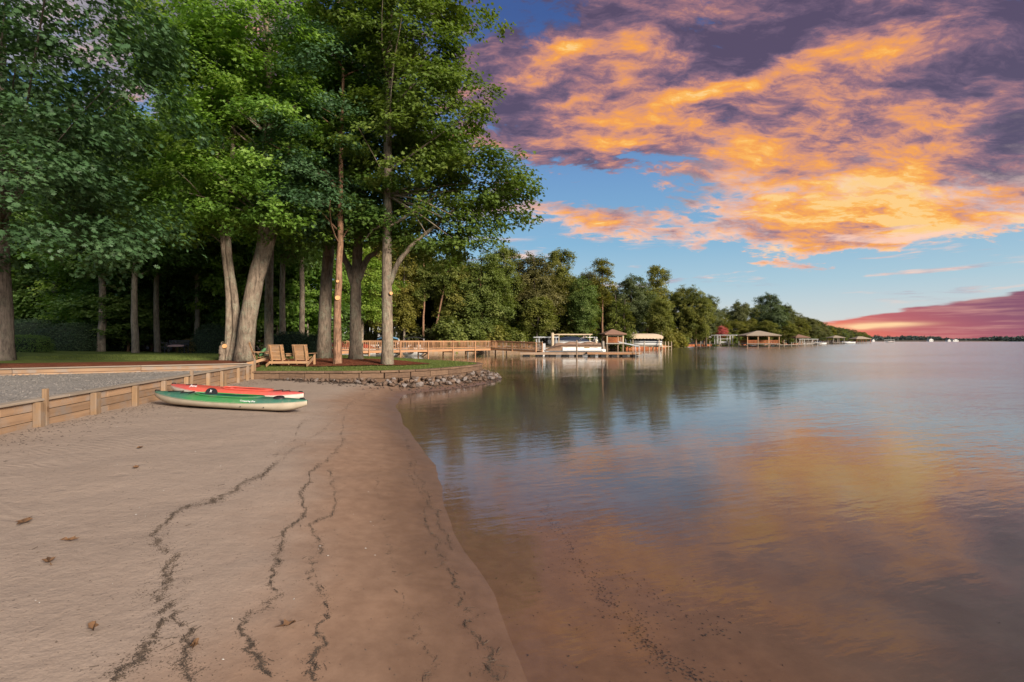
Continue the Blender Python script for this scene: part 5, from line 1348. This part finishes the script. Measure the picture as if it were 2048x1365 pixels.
# ------------------------------------------------------------------ footbridge
br = thing('footbridge', 'orange-stained timber footbridge with baluster railings crossing the cove', 'bridge', (-9.6, 54, 0))
POSTS = [Vector((-11.9 + 2.3 * i, 51 + 3 * i, 0)) for i in range(-2, 5)]
W = 1.5; bd = (POSTS[-1] - POSTS[0]).normalized(); bnr = Vector((bd.y, -bd.x, 0))     # bnr: towards the camera side
DZ = .83; nb_n = 0
def rail_run(root, a, b, za, zb, posts, side, step=.155, pilings=True, mat='bridge_wood'):
    """posts, rails and balusters from a to b; side = offset vector"""
    dv = (b - a); L = dv.length; u = dv / L
    zof = lambda s: za + (zb - za) * s / L
    for s in posts:
        p = a + u * s + side
        beam('post', (p.x, p.y, -1.2 if pilings else zof(s) - .25), (p.x, p.y, zof(s) + .88), .12, .12, mat, root, True, roll=math.atan2(u.y, u.x))
    for lo, hi in zip(posts[:-1], posts[1:]):
        for dz, h in ((.80, .085), (.10, .06)):
            p0 = a + u * (lo + .06) + side + Vector((0, 0, zof(lo) + dz)); p1 = a + u * (hi - .06) + side + Vector((0, 0, zof(hi) + dz))
            beam('rail', p0, p1, .045, h, mat, root, True)
        s = lo + .06 + step * .6
        while s < hi - .1:
            p = a + u * s + side
            beam('baluster', (p.x, p.y, zof(s) + .13), (p.x, p.y, zof(s) + .76), .042, .042, mat, root, True, bev=0, roll=math.atan2(u.y, u.x)); s += step
    p0 = a + side + Vector((0, 0, za + .90)); p1 = b + side + Vector((0, 0, zb + .90))
    beam('top_rail', p0, p1, .15, .04, mat, root, True)
A = POSTS[0]; B = POSTS[-1]; Lb = (B - A).length; sp = Lb / 6
for sgn, stp in ((1, .165), (-1, .20)):
    rail_run(br, A, B, DZ, DZ, [sp * i for i in range(7)], bnr * sgn * (W / 2 + .03), stp * 1.2)
    beam('fascia', A + bnr * sgn * (W / 2 - .06) + Vector((0, 0, DZ - .16)), B + bnr * sgn * (W / 2 - .06) + Vector((0, 0, DZ - .16)), .05, .26, 'bridge_wood', br, True)
def deck_boards(root, a, b, za, zb, w, mat, name='deck_boards'):
    dv = b - a; L = dv.length; u = dv / L; nn = Vector((u.y, -u.x, 0)); V = []; F = []; s = 0
    while s < L - .02:
        e = min(s + .14, L)
        for (q, sd) in ((s + .004, 1), (e - .004, 1), (e - .004, -1), (s + .004, -1)):
            p = a + u * q + nn * sd * w / 2; z = za + (zb - za) * q / L; V += [(p.x, p.y, z), (p.x, p.y, z - .035)]
        o_ = len(V) - 8
        F += [(o_, o_ + 2, o_ + 4, o_ + 6), (o_ + 1, o_ + 7, o_ + 5, o_ + 3)] + [(o_ + 2 * i, o_ + 2 * i + 1, o_ + (2 * i + 3) % 8, o_ + (2 * i + 2) % 8) for i in range(4)]
        s = e
    iv = root_matrix(root).inverted(); V = [iv @ Vector(v) for v in V]
    o = link(name, raw_mesh(name, V, F), mat, root); o['kind'] = 'stuff'; return o
deck_boards(br, A, B, DZ, DZ, W, 'bridge_deck')
for i in (1, 2, 3, 4, 5):                                          # cross braces under the deck
    p = A + bd * sp * i
    beam('cross_beam', p - bnr * .8 + Vector((0, 0, DZ - .36)), p + bnr * .8 + Vector((0, 0, DZ - .36)), .09, .13, 'pile', br, True)
    if i in (2, 3): beam('brace', p - bnr * .7 + Vector((0, 0, -.3)), p + bnr * .7 + Vector((0, 0, DZ - .42)), .05, .12, 'pile', br, True)
gw = thing('gangway', 'orange railed ramp leading from the footbridge down to the floating dock', 'gangway', (.5, 60, 0))
A2 = B + Vector((.35, -.55, 0)); B2 = Vector((3.15, 58.2, 0)); L2 = (B2 - A2).length; u2 = (B2 - A2) / L2; n2_ = Vector((u2.y, -u2.x, 0))
for sgn, stp in ((1, .165), (-1, .22)):
    rail_run(gw, A2, B2, DZ, .62, [0, L2 * .5, L2], n2_ * sgn * .65, stp, False)
    beam('fascia', A2 + n2_ * sgn * .58 + Vector((0, 0, DZ - .14)), B2 + n2_ * sgn * .58 + Vector((0, 0, .48)), .05, .2, 'bridge_wood', gw, True)
deck_boards(gw, A2, B2, DZ, .62, 1.12, 'bridge_deck')

# ------------------------------------------------------------------ floating dock
def float_dock(name, label, c, L, W_, ztop, rz, mat, nf=6, group=None):
    t = thing(name, label, 'dock', c, rz, group)
    for s in (-1, 1): beam('fascia', (-L / 2, s * (W_ / 2 - .03), ztop - .13), (L / 2, s * (W_ / 2 - .03), ztop - .13), .05, .22, mat, t)
    for s in (-1, 1): beam('end_fascia', (s * (L / 2 - .03), -W_ / 2 + .06, ztop - .13), (s * (L / 2 - .03), W_ / 2 - .06, ztop - .13), .05, .22, mat, t)
    n = int(W_ / .15)
    for k in range(n): beam('deck_board', (-L / 2 - .02, -W_ / 2 + (k + .5) * W_ / n, ztop), (L / 2 + .02, -W_ / 2 + (k + .5) * W_ / n, ztop), W_ / n - .012, .034, 'bridge_deck', t)
    for k in range(nf):
        x = -L / 2 + (k + .5) * L / nf; block('float', (x, 0, ztop - .40), (L / nf * .52, W_ * .86, .36), 'black', t)
    return t
dk1 = float_dock('floating_dock', 'older dark section of floating dock at the foot of the gangway', (4.6, 57.2, 0), 7.4, 2.0, .40, R(-1), 'bridge_deck', 5, 'sections of the floating dock')
dk2 = float_dock('floating_dock', 'newer orange section of floating dock carrying the ladder', (11.4, 56.6, 0), 6.0, 2.0, .44, R(-1), 'bridge_wood', 5, 'sections of the floating dock')
ld = thing('dock_ladder', 'white hooped ladder at the end of the orange floating dock', 'ladder', (13.9, 55.7, .45))
for dx in (-.22, .22):
    tube('hoop', [(dx, 0, 0), (dx, 0, .5), (dx, -.06, .66), (dx, -.22, .72), (dx, -.38, .62), (dx, -.42, .4), (dx, -.42, -.8)], .03, 'white_paint', ld)
for k in range(3): tube('rung', [(-.22, -.42, -.1 - .25 * k), (.22, -.42, -.1 - .25 * k)], .02, 'white_paint', ld)
def piling(label, px, d, ztop, r, mat='pile', cap=False):
    q = P(px, d, 0); t = thing('piling', label, 'piling', (q.x, q.y, -1.5), 0, 'pilings standing in the water')
    tube('shaft', [(0, 0, 0), (.01, 0, 1.5), (0, .01, 1.5 + ztop * .6), (0, 0, 1.5 + ztop)], [r, r, r * .98, r * .96], mat, t, n=12)
    v, f = tube_data([(0, 0, 1.5 + ztop), (0, 0, 1.5 + ztop + .05)], [r * 1.08, r * .7], 12); link('cap', raw_mesh('cap', v, f), mat, t)
piling('dark steel dock pile in front of the pontoon boat', 1153.5, 55.0, 1.75, .085)
piling('stout pale timber pile just beyond the pontoon boat stern', 1206, 68, 1.65, .19, 'grey_wood')
piling('tall pale pile at the bow of the pontoon boat', 1105, 66, 2.75, .20, 'pale_wood')
piling('short pale pile between the pontoon boat and the small gazebo', 1192, 76, 2.0, .2, 'pale_wood')
piling('thin grey pile standing near the canvas boat canopy', 1288.5, 90, 1.6, .12, 'grey_wood')

# ------------------------------------------------------------------ boats
def extr(name, prof, y0, y1, mat, parent, smooth=False):
    """profile in x,z swept from y0 to y1"""
    n = len(prof); V = [(x, y0, z) for x, z in prof] + [(x, y1, z) for x, z in prof]
    F = [tuple(range(n)), tuple(range(n, 2 * n))[::-1]] + [(i, i + n, (i + 1) % n + n, (i + 1) % n) for i in range(n)]
    return link(name, raw_mesh(name, V, F, smooth), mat, parent)
def pontoon_boat(label, loc, rz):
    t = thing('pontoon_boat', label, 'boat', loc, rz)              # bow at -x
    for y in (-.95, .95):
        tube('pontoon', [(-3.5, y, .28), (-3.25, y, .18), (-2.6, y, .12), (3.4, y, .12), (3.7, y, .16)], [.04, .18, .30, .30, .28], 'alu', t, n=14)
    block('deck', (0, 0, .50), (6.9, 2.5, .10), 'alu', t)
    for y in (-1.22, 1.22):
        f = block('fence_panel', (.95, y, .90), (4.5, .05, .66), 'white_gel', t)
        for k, (x0, x1, zz) in enumerate([(-1.9, -.2, .06), (.3, 1.9, -.02)]):
            cv = [(x0 + (x1 - x0) * i / 8, -math.copysign(.03, -y) * 1.0, zz + .10 * math.sin(math.pi * i / 8)) for i in range(9)]
            tube('trim_stripe', cv, .022, 'gold_trim', f, n=5)
        block('badge', (.6, math.copysign(.029, y), .06), (.62, .008, .20), 'gold_trim', f, bev=0)
    block('stern_panel', (3.22, 0, .90), (.05, 2.36, .66), 'white_gel', t); block('engine_pod', (3.62, 0, .52), (.5, .7, .4), 'white_gel', t)
    # tan mooring cover with tent-like peaks
    NX, NY = 30, 10; V = []; F = []
    for i in range(NX + 1):
        x = -3.25 + 6.5 * i / NX
        base = 1.22 if x > -1.3 else 1.22 - .52 * min(1, (-1.3 - x) / 1.9)
        pk = .42 * (.45 + .55 * abs(math.cos((x + .1) * 1.55))) if x > -2.2 else .42 * max(0, (x + 3.25) / 1.05) * .6
        for j in range(NY + 1):
            v = -1 + 2 * j / NY; V.append((x, v * 1.29, base + pk * (1 - abs(v) ** 1.4)))
    for i in range(NX):
        for j in range(NY): F.append((i * (NY + 1) + j, (i + 1) * (NY + 1) + j, (i + 1) * (NY + 1) + j + 1, i * (NY + 1) + j + 1))
    n0 = len(V)                                                     # skirt
    for sgn, j in ((-1, 0), (1, NY)):
        for i in range(NX + 1):
            x, y, z = V[i * (NY + 1) + j]; V.append((x, y, max(z - (.22 if x > -1.4 else .6), .56)))
        o_ = n0 if sgn < 0 else n0 + NX + 1
        for i in range(NX): F.append((i * (NY + 1) + j, (i + 1) * (NY + 1) + j, o_ + i + 1, o_ + i))
    link('mooring_cover', raw_mesh('mooring_cover', V, F, True), 'tan_canvas', t)
    for y in (-1.1, 1.1):
        tube('bimini_frame', [(2.3, y, 1.22), (2.75, y, 2.15), (2.7, y, 2.2)], .028, 'alu', t); tube('bimini_frame', [(2.9, y, 1.22), (2.75, y, 2.15)], .028, 'alu', t)
        tube('bimini_frame', [(.7, y, 1.55), (1.0, y, 2.05), (1.2, y, 2.12), (2.75, y, 2.15)], .028, 'alu', t)
    V, F = tube_data([(.9, -1.1, 2.14), (.9, 0, 2.2), (.9, 1.1, 2.14)], [.09, .10, .09], 8); link('folded_bimini', raw_mesh('folded_bimini', [(v[0] * 1.0 + .6, v[1], v[2]) for v in V], F, True), 'beige_canvas', t)
    return t
pontoon_boat('pontoon boat under a peaked tan mooring cover tied behind the floating dock', (7.35, 60.3, 0), R(-3))
def runabout(name, label, loc, rz, L=6.0, B=2.3, H=.75, stripe=None, cover=None, bimini=None, frame=True, motor=True, zlift=0.0, group=None):
    t = thing(name, label, 'boat', loc, rz, group)                 # bow at +x
    NU = 18; V = []; F = []; prof = [(1, 1), (.96, .55), (.82, .22), (.0, 0), (-.82, .22), (-.96, .55), (-1, 1)]
    def hw(f): return B / 2 * (1 if f < .5 else max(.02, 1 - ((f - .5) / .5) ** 2.4))
    for i in range(NU + 1):
        f = i / NU; x = -L / 2 + L * f; zs = H + .22 * f ** 2; zk = -.18 + (.55 * max(0, (f - .6) / .4) ** 2)
        for a, b_ in prof: V.append((x, a * hw(f), zlift + zk + (zs - zk) * b_))
    n = len(prof)
    for i in range(NU):
        for j in range(n - 1): F.append((i * n + j, (i + 1) * n + j, (i + 1) * n + j + 1, i * n + j + 1))
    F.append(tuple(range(n)))
    hull = link('hull', raw_mesh('hull', V, F, True), 'white_gel', t)
    if stripe:
        for sgn in (1, -1):
            pts = [(-L / 2 + L * f, sgn * (hw(f) + .01), zlift + (H + .22 * f * f) * .72) for f in [k / 12 for k in range(11)]]
            tube('stripe', pts, .07, stripe, hull, n=6)
    # deck, windscreen, seats
    V = []; F = []
    for i in range(NU + 1):
        f = i / NU; x = -L / 2 + L * f; zs = H + .22 * f ** 2
        for a in (-1, -.5, 0, .5, 1): V.append((x, a * hw(f) * .985, zlift + zs + .05 * (1 - a * a) - (.35 if (.08 < f < .62 and abs(a) < .9) else 0)))
    for i in range(NU):
        for j in range(4): F.append((i * 5 + j, (i + 1) * 5 + j, (i + 1) * 5 + j + 1, i * 5 + j + 1))
    link('deck', raw_mesh('deck', V, F), 'white_paint', t)
    if cover:
        V = []; F = []
        for i in range(NU + 1):
            f = i / NU; x = -L / 2 + L * f; zs = H + .22 * f ** 2
            for a in (-1.03, -.6, 0, .6, 1.03): V.append((x, a * hw(f), zlift + zs + .06 + (.62 * math.sin(math.pi * min(1, f * 1.15)) ** .8) * (1 - (a / 1.03) ** 2) - (.14 if abs(a) > 1 else 0)))
        for i in range(NU):
            for j in range(4): F.append((i * 5 + j, (i + 1) * 5 + j, (i + 1) * 5 + j + 1, i * 5 + j + 1))
        link('cover', raw_mesh('cover', V, F, True), cover, t)
    else:
        extr('windscreen', [(.55, zlift + H), (.62, zlift + H), (.22, zlift + H + .45), (.16, zlift + H + .45)], -B * .42, B * .42, 'glass_dark', t)
        for y in (-.55, .55): block('seat', (-.55, y, zlift + H + .05), (.55, .5, .5), 'white_paint', t)
    if motor: block('outboard', (-L / 2 - .25, 0, zlift + H * .8), (.4, .42, .85), 'dark_metal', t, bev=.08)
    if bimini:
        for y in (-B * .46, B * .46):
            for x0, x1 in ((-1.3, -1.0), (-.1, -.5)):
                tube('bimini_pole', [(x0, y, zlift + H), (x1, y, zlift + H + 1.05)], .025, 'alu', t, n=6)
        V = []; F = []
        for i in range(7):
            x = -1.5 + 1.7 * i / 6
            for j in range(7):
                a = -1 + 2 * j / 6; V.append((x, a * B * .47, zlift + H + 1.05 + .22 * (1 - a * a) - .12 * (abs(i - 3) / 3) ** 2))
        for i in range(6):
            for j in range(6): F.append((i * 7 + j, (i + 1) * 7 + j, (i + 1) * 7 + j + 1, i * 7 + j + 1))
        link('bimini_top', raw_mesh('bimini_top', V, F, True), bimini, t)
    return t
CB = 'boats moored in the cove'
runabout('speedboat', 'white and red speedboat moored behind the footbridge railing', P(694, 52, 0), R(200), 5.6, 2.2, .95, 'red_gel', 'red_gel', None, group=CB)
runabout('speedboat', 'white runabout lying low behind the footbridge balusters', P(738, 55, 0), R(170), 5.6, 2.3, 1.0, None, None, None, group=CB)
runabout('speedboat', 'white boat with a light blue bimini top behind the bridge', P(779, 57, 0), R(95), 6.2, 2.4, .95, None, None, 'blue_canvas', group=CB)
runabout('speedboat', 'dark boat with a black bimini top behind the bridge', P(830, 60, 0), R(95), 6.0, 2.4, .95, 'navy_canvas', None, 'black', group=CB)

# ------------------------------------------------------------------ boat lifts, gazebos, boathouses
def boat_lift(name, label, loc, L, W_, h, rz=0, mat='white_paint', top=None, group=None):
    t = thing(name, label, 'boat lift', loc, rz, group)
    for x in (-L / 2, L / 2):
        for y in (-W_ / 2, W_ / 2): beam('post', (x, y, -1.3), (x, y, h), .13, .13, mat, t)
        beam('cross_beam', (x, -W_ / 2 - .15, h + .07), (x, W_ / 2 + .15, h + .07), .12, .14, mat, t)
    for y in (-W_ / 2, W_ / 2): beam('top_beam', (-L / 2 - .4, y, h + .21), (L / 2 + .4, y, h + .21), .12, .14, mat, t)
    for x in (-L / 4, L / 4): beam('cradle_beam', (x, -W_ / 2 + .08, .55), (x, W_ / 2 - .08, .55), .1, .14, mat, t)
    for y in (-W_ / 4, W_ / 4): beam('bunk', (-L / 3, y, .68), (L / 3, y, .68), .12, .1, mat, t)
    if top:
        V = []; F = []; n = 28
        for k in range(2 * n + 1):
            pass
        H_ = h + .28
        NXX, NYY = 20, 8
        for i in range(NXX + 1):
            x = -L / 2 - .7 + (L + 1.4) * i / NXX
            for j in range(NYY + 1):
                a = -1 + 2 * j / NYY; V.append((x, a * (W_ / 2 + .35), H_ + .55 * (1 - a * a) * (1 - .5 * (abs(2 * i / NXX - 1)) ** 6)))
        for i in range(NXX):
            for j in range(NYY): F.append((i * (NYY + 1) + j, (i + 1) * (NYY + 1) + j, (i + 1) * (NYY + 1) + j + 1, i * (NYY + 1) + j + 1))
        for j in (0, NYY):
            o_ = len(V)
            for i in range(NXX + 1):
                x, y, z = V[i * (NYY + 1) + j]; V.append((x, y, z - (.52 if i % 2 else .42)))
            for i in range(NXX): F.append((i * (NYY + 1) + j, (i + 1) * (NYY + 1) + j, o_ + i + 1, o_ + i))
        for i in (0, NXX):
            o_ = len(V)
            for j in range(NYY + 1):
                x, y, z = V[i * (NYY + 1) + j]; V.append((x, y, H_ - .45))
            for j in range(NYY): F.append((i * (NYY + 1) + j, i * (NYY + 1) + j + 1, o_ + j + 1, o_ + j))
        link('canopy', raw_mesh('canopy', V, F, False), top, t)
    return t
BL = 'boat lifts in the cove'
q = P(1143, 74, 0); boat_lift('boat_lift', 'pale-beamed boat lift over a navy-covered boat behind the pontoon boat', q, 4.6, 3.2, 2.45, R(8), 'pale_wood', None, BL)
runabout('speedboat', 'boat under a navy cover hanging in the pale-beamed lift', (q.x - .3, q.y, 0), R(172), 6.4, 2.4, .8, None, 'navy_canvas', None, True, True, .85, 'boats on lifts')
q = P(1092, 68, 0); boat_lift('boat_lift', 'bare white metal boat lift at the end of the gangway', q, 2.3, 2.6, 2.0, R(5), 'alu', None, BL)
js = thing('watercraft_dock', 'white plastic jet-ski float below the bare metal lift', 'dock', (P(1088, 66, 0)), R(10)); block('float_block', (-.55, 0, .22), (1.0, 1.6, .5), 'white_paint', js, bev=.08); block('float_block', (.55, 0, .22), (1.0, 1.6, .5), 'white_paint', js, bev=.08); block('control_box', (0, .3, .95), (.5, .4, .9), 'alu', js)
q = P(1287, 100, 0); boat_lift('boat_lift', 'boat lift roofed with a thick beige canvas canopy and scalloped edge', q, 5.2, 3.4, 2.35, R(2), 'pale_wood', 'beige_canvas', BL)
runabout('speedboat', 'dark-hulled boat hanging under the beige canvas canopy', (q.x, q.y, 0), R(178), 6.6, 2.5, .9, 'navy_canvas', 'navy_canvas', None, True, True, .75, 'boats on lifts')
def hip_roof(parent, L, W_, z, rise, mat, over=.5, ridge=.25):
    a, b_ = L / 2 + over, W_ / 2 + over; r = L * ridge / 2
    V = [(-a, -b_, z), (a, -b_, z), (a, b_, z), (-a, b_, z), (-r, 0, z + rise), (r, 0, z + rise), (-a, -b_, z - .18), (a, -b_, z - .18), (a, b_, z - .18), (-a, b_, z - .18)]
    F = [(0, 1, 5, 4), (1, 2, 5), (2, 3, 4, 5), (3, 0, 4), (0, 6, 7, 1), (1, 7, 8, 2), (2, 8, 9, 3), (3, 9, 6, 0), (6, 9, 8, 7)]
    return link('roof', raw_mesh('roof', V, F), mat, parent)
def pavilion(name, label, loc, L, W_, floor, eave, rise, roof, post, rail=None, rz=0, nx_=3, ny_=2, group=None, ridge=.25):
    t = thing(name, label, 'pavilion', loc, rz, group)
    rf = hip_roof(t, L, W_, eave, rise, roof, .55, ridge)
    for i in range(nx_):
        x = -L / 2 + L * i / (nx_ - 1)
        for y in (-W_ / 2, W_ / 2):
            beam('post', (x, y, floor), (x, y, eave - .18), .24, .24, post, t); beam('piling', (x, y, -1.4), (x, y, floor - .22), .26, .26, 'pile', t)
    block('floor', (0, 0, floor - .11), (L + .5, W_ + .5, .20), 'grey_wood', t)
    for y in (-W_ / 2, W_ / 2): beam('eave_beam', (-L / 2, y, eave - .32), (L / 2, y, eave - .32), .16, .24, post, t)
    if rail:
        for i in range(nx_ - 1):
            x0 = -L / 2 + L * i / (nx_ - 1) + .14; x1 = -L / 2 + L * (i + 1) / (nx_ - 1) - .14
            if rail == 'gap' and i == 1: continue
            for y in (-W_ / 2, W_ / 2):
                for zz_ in (.12, .95): beam('rail', (x0, y, floor + zz_), (x1, y, floor + zz_), .06, .09, 'red_wood', t)
                n = int((x1 - x0) / .17)
                for k in range(n): beam('baluster', (x0 + (k + .5) * (x1 - x0) / n, y, floor + .17), (x0 + (k + .5) * (x1 - x0) / n, y, floor + .90), .09, .04, 'red_wood', t, bev=0)
    return t
pavilion('gazebo', 'small square gazebo with a brown hipped roof over the water', P(1225, 93, 0), 3.0, 3.0, 1.35, 3.05, .85, 'shingle_brown', 'pale_wood', 'all', R(6), 2, 2, None, .05)
rp_ = thing('gangplank', 'silver gangplank sloping down from the brown gazebo', 'gangway', (P(1238, 92, 0)))
beam('side_rail', (-.3, -.4, 1.55), (3.6, -.4, .75), .08, .22, 'alu', rp_); beam('side_rail', (-.3, .4, 1.55), (3.6, .4, .75), .08, .22, 'alu', rp_); beam('tread', (-.3, 0, 1.42), (3.6, 0, .62), .7, .04, 'alu', rp_)
for k in range(4): beam('stanchion', (.3 + k * .9, -.4, 1.45 - k * .19), (.2 + k * .9, -.4, 2.3 - k * .2), .05, .05, 'alu', rp_)
pavilion('pavilion', 'large open pavilion with tan hipped roof and red-brown railings on pilings', P(1517, 152, 0), 9.2, 6.4, .95, 3.45, 1.35, 'shingle_tan', 'cedar', 'gap', R(-3), 4, 2, None, .12)
pavilion('boathouse', 'brown-roofed boathouse beyond the large pavilion', P(1597, 205, 0), 5.0, 5.5, .9, 3.2, 1.2, 'shingle_brown', 'grey_wood', None, 0, 3, 2, None, .1)
pavilion('boathouse', 'pale tan-roofed boathouse further along the shore', P(1671, 270, 0), 5.6, 5.5, .9, 3.6, 1.1, 'shingle_tan', 'grey_wood', None, 0, 3, 2, None, .1)
pavilion('boathouse', 'red-brown boathouse with thick posts at the end of the shore', P(1720, 335, 0), 9.2, 7, .8, 3.2, 1.6, 'shingle_tan', 'red_wood', None, 0, 4, 2, None, .3)
pg = thing('pergola', 'white timber pergola with projecting rafters at the water edge', 'pergola', P(1448, 156, .6))
for x in (-2.4, -1.7, 1.5, 2.2):
    for y in (-1.2, 1.2): beam('post', (x, y, 0), (x, y, 2.75), .17, .17, 'white_paint', pg)
for y in (-1.2, 1.2): beam('top_beam', (-3.5, y, 2.86), (3.5, y, 2.86), .1, .2, 'white_paint', pg)
for k in range(15): beam('rafter', (-3.3 + .47 * k, -1.9, 3.04), (-3.3 + .47 * k, 1.9, 3.04), .07, .16, 'white_paint', pg)
for y in (-1.2, 1.2): beam('swing_beam', (-1.55, y, 1.75), (1.4, y, 1.75), .1, .12, 'white_paint', pg)
bs = thing('swing_bench', 'white bench hanging inside the timber pergola', 'bench', P(1448, 156, 1.1)); block('seat', (0, 0, 0), (1.6, .5, .08), 'white_paint', bs); block('backrest', (0, .24, .3), (1.6, .06, .5), 'white_paint', bs)
for s in (-1, 1): beam('chain', (s * .72, 0, .04), (s * .72, 0, 1.18), .03, .03, 'alu', bs)
def pier(label, a, b, ztop, w=1.4, mat='grey_wood', step=2.6, posts=.9):
    a = Vector(a); b = Vector(b); t = thing('pier', label, 'pier', ((a.x + b.x) / 2, (a.y + b.y) / 2, 0), 0, 'piers along the far shore')
    L = (b - a).length; u = (b - a) / L; nn = Vector((u.y, -u.x, 0))
    beam('deck', a + Vector((0, 0, ztop)), b + Vector((0, 0, ztop)), w, .16, mat, t, True)
    n = max(2, int(L / step))
    for k in range(n + 1):
        for s in (-1, 1):
            p = a + u * (L * k / n) + nn * s * (w / 2 + .08); beam('piling', (p.x, p.y, -1.4), (p.x, p.y, ztop + posts), .15, .15, mat, t, True)
    return t
pier('weathered pier running along the brown bank towards the white pergola', P(1402, 158, 0), P(1478, 152, 0), .75)
pier('long low pier reaching out beyond the large pavilion', P(1548, 150, 0), P(1619, 158, 0), .55, 1.6, 'grey_wood', 3, .8)
pier('short pale pier beside the canvas boat canopy', P(1308, 104, 0), P(1334, 112, 0), .5, 1.8, 'pale_wood', 2, 1.1)
pier('grey pier below the brown-roofed boathouse', P(1612, 212, 0), P(1652, 235, 0), .8, 2, 'grey_wood', 3, .8)
pier('pier linking the small brown gazebo to the shore', P(1205, 95, 0), P(1180, 101, 0), 1.15, 1.3, 'grey_wood', 2, .9)
pier('grey pier stretching behind the footbridge railing to the bare lift', P(940, 73, 0), P(1082, 70, 0), .95, 1.4, 'grey_wood', 2.2, .75)
q = P(1617, 196, 0); boat_lift('boat_lift', 'white boat lift frame next to the brown-roofed boathouse', q, 5.0, 3.2, 2.2, 0, 'white_paint', None, 'lifts on the far shore')
q = P(1779, 430, 0); boat_lift('boat_lift', 'distant white lift frame standing alone in the open lake', q, 5.5, 3.6, 2.6, 0, 'white_paint', None, 'lifts on the far shore')
runabout('speedboat', 'distant boat sitting in the lone lake lift', (q.x, q.y, 0), R(175), 6.5, 2.4, .9, 'red_gel', None, None, True, True, .6, 'distant boats')
runabout('speedboat', 'white boat moored at the grey pier by the brown-roofed boathouse', P(1636, 228, 0), R(185), 6.5, 2.4, 1.0, None, 'navy_canvas', None, group='distant boats')
runabout('speedboat', 'white boat moored just before the red-brown boathouse', P(1696, 300, 0), R(175), 7, 2.6, 1.2, None, None, None, group='distant boats')
# brown bank wall on the far shore
bk = thing('bank_wall', 'low brown timber bulkhead along the far shore', 'wall', (41, 130, 0))
for i in range(len(COVE_S) - 1):
    a, b_ = COVE_S[i], COVE_S[i + 1]
    if a[1] < 66 or a[1] > 300: continue
    for r_ in range(2): beam('plank', (a[0], a[1], .12 + .34 * r_), (b_[0], b_[1], .12 + .34 * r_), .3, .33, 'red_wood' if a[1] > 100 else 'timber_post', bk, True)

# ------------------------------------------------------------------ houses
def house(name, label, loc, L, W_, h, rise, wall, roof, rz, wins, dorm=None):
    t = thing(name, label, 'house', loc, rz)
    V = [(-L / 2, -W_ / 2, -1), (L / 2, -W_ / 2, -1), (L / 2, W_ / 2, -1), (-L / 2, W_ / 2, -1), (-L / 2, -W_ / 2, h), (L / 2, -W_ / 2, h), (L / 2, W_ / 2, h), (-L / 2, W_ / 2, h), (0, -W_ / 2, h + rise), (0, W_ / 2, h + rise)]
    F = [(0, 1, 5, 8, 4), (1, 2, 6, 5), (2, 3, 7, 9, 6), (3, 0, 4, 7)]
    w_ = link('wall', raw_mesh('wall', V, F), wall, t)
    k = math.hypot(L / 2, rise)
    for s in (-1, 1):
        ox = .4 * (L / 2) / k; oz = .4 * rise / k
        V = [(0, -W_ / 2 - .4, h + rise + .02), (s * (L / 2 + ox), -W_ / 2 - .4, h - oz + .02), (s * (L / 2 + ox), W_ / 2 + .4, h - oz + .02), (0, W_ / 2 + .4, h + rise + .02)]
        V += [(a, b_, c + .16) for a, b_, c in V]
        link('roof_slope', raw_mesh('roof_slope', V, [(0, 1, 2, 3), (7, 6, 5, 4), (0, 4, 5, 1), (1, 5, 6, 2), (2, 6, 7, 3), (3, 7, 4, 0)]), roof, t)
    for (x, z, ww, hh) in wins:
        f = block('window', (x, -W_ / 2 - .03, z), (ww + .2, .08, hh + .2), 'white_paint', t); block('pane', (0, -.045, 0), (ww, .02, hh), 'glass_dark', f, bev=0)
    return t
q = S(835, 104); house('stone_house', 'brownish stone house with a steep slate gable half hidden in the cove trees', (q.x, q.y, q.z), 7.2, 9, 3.2, 3.6, 'stone_wall', 'shingle_slate', R(10), [(-1.6, 2.0, 1.0, 1.5), (1.6, 2.0, 1.0, 1.5), (0, 4.2, .9, 1.2)])
q = S(1216, 128); house('white_house', 'white gabled house glimpsed between the conical evergreens and a green tree', (q.x, q.y, q.z), 6, 8, 4.6, 2.6, 'white_paint', 'shingle_slate', R(-8), [(-1.3, 2.2, 1, 1.5), (1.3, 2.2, 1, 1.5), (0, 5.0, .8, 1.0)])
q = S(1416, 190); house('garden_shed', 'small pale shed beneath the trees near the pink-flowering tree', (q.x, q.y, q.z), 4.2, 4, 2.3, 1.3, 'white_paint', 'shingle_slate', R(5), [(0, 1.3, .9, .9)])
for px, w, lb in ((1860, 12, 'tiny white house with a tall front on the opposite shore'), (1896, 9, 'small white cottage on the opposite shore beside a longer house'), (1909, 16, 'long low white house on the opposite shore'), (1745, 8, 'pale little house on the opposite shore just past the red-brown boathouse')):
    house('lake_house', lb, P(px, 1478, 1.0), w, 9, 5 if px == 1860 else 3.4, 3, 'white_paint', 'shingle_slate', 0, [(-w * .25, 2, w * .18, 1.6), (w * .25, 2, w * .18, 1.6)])
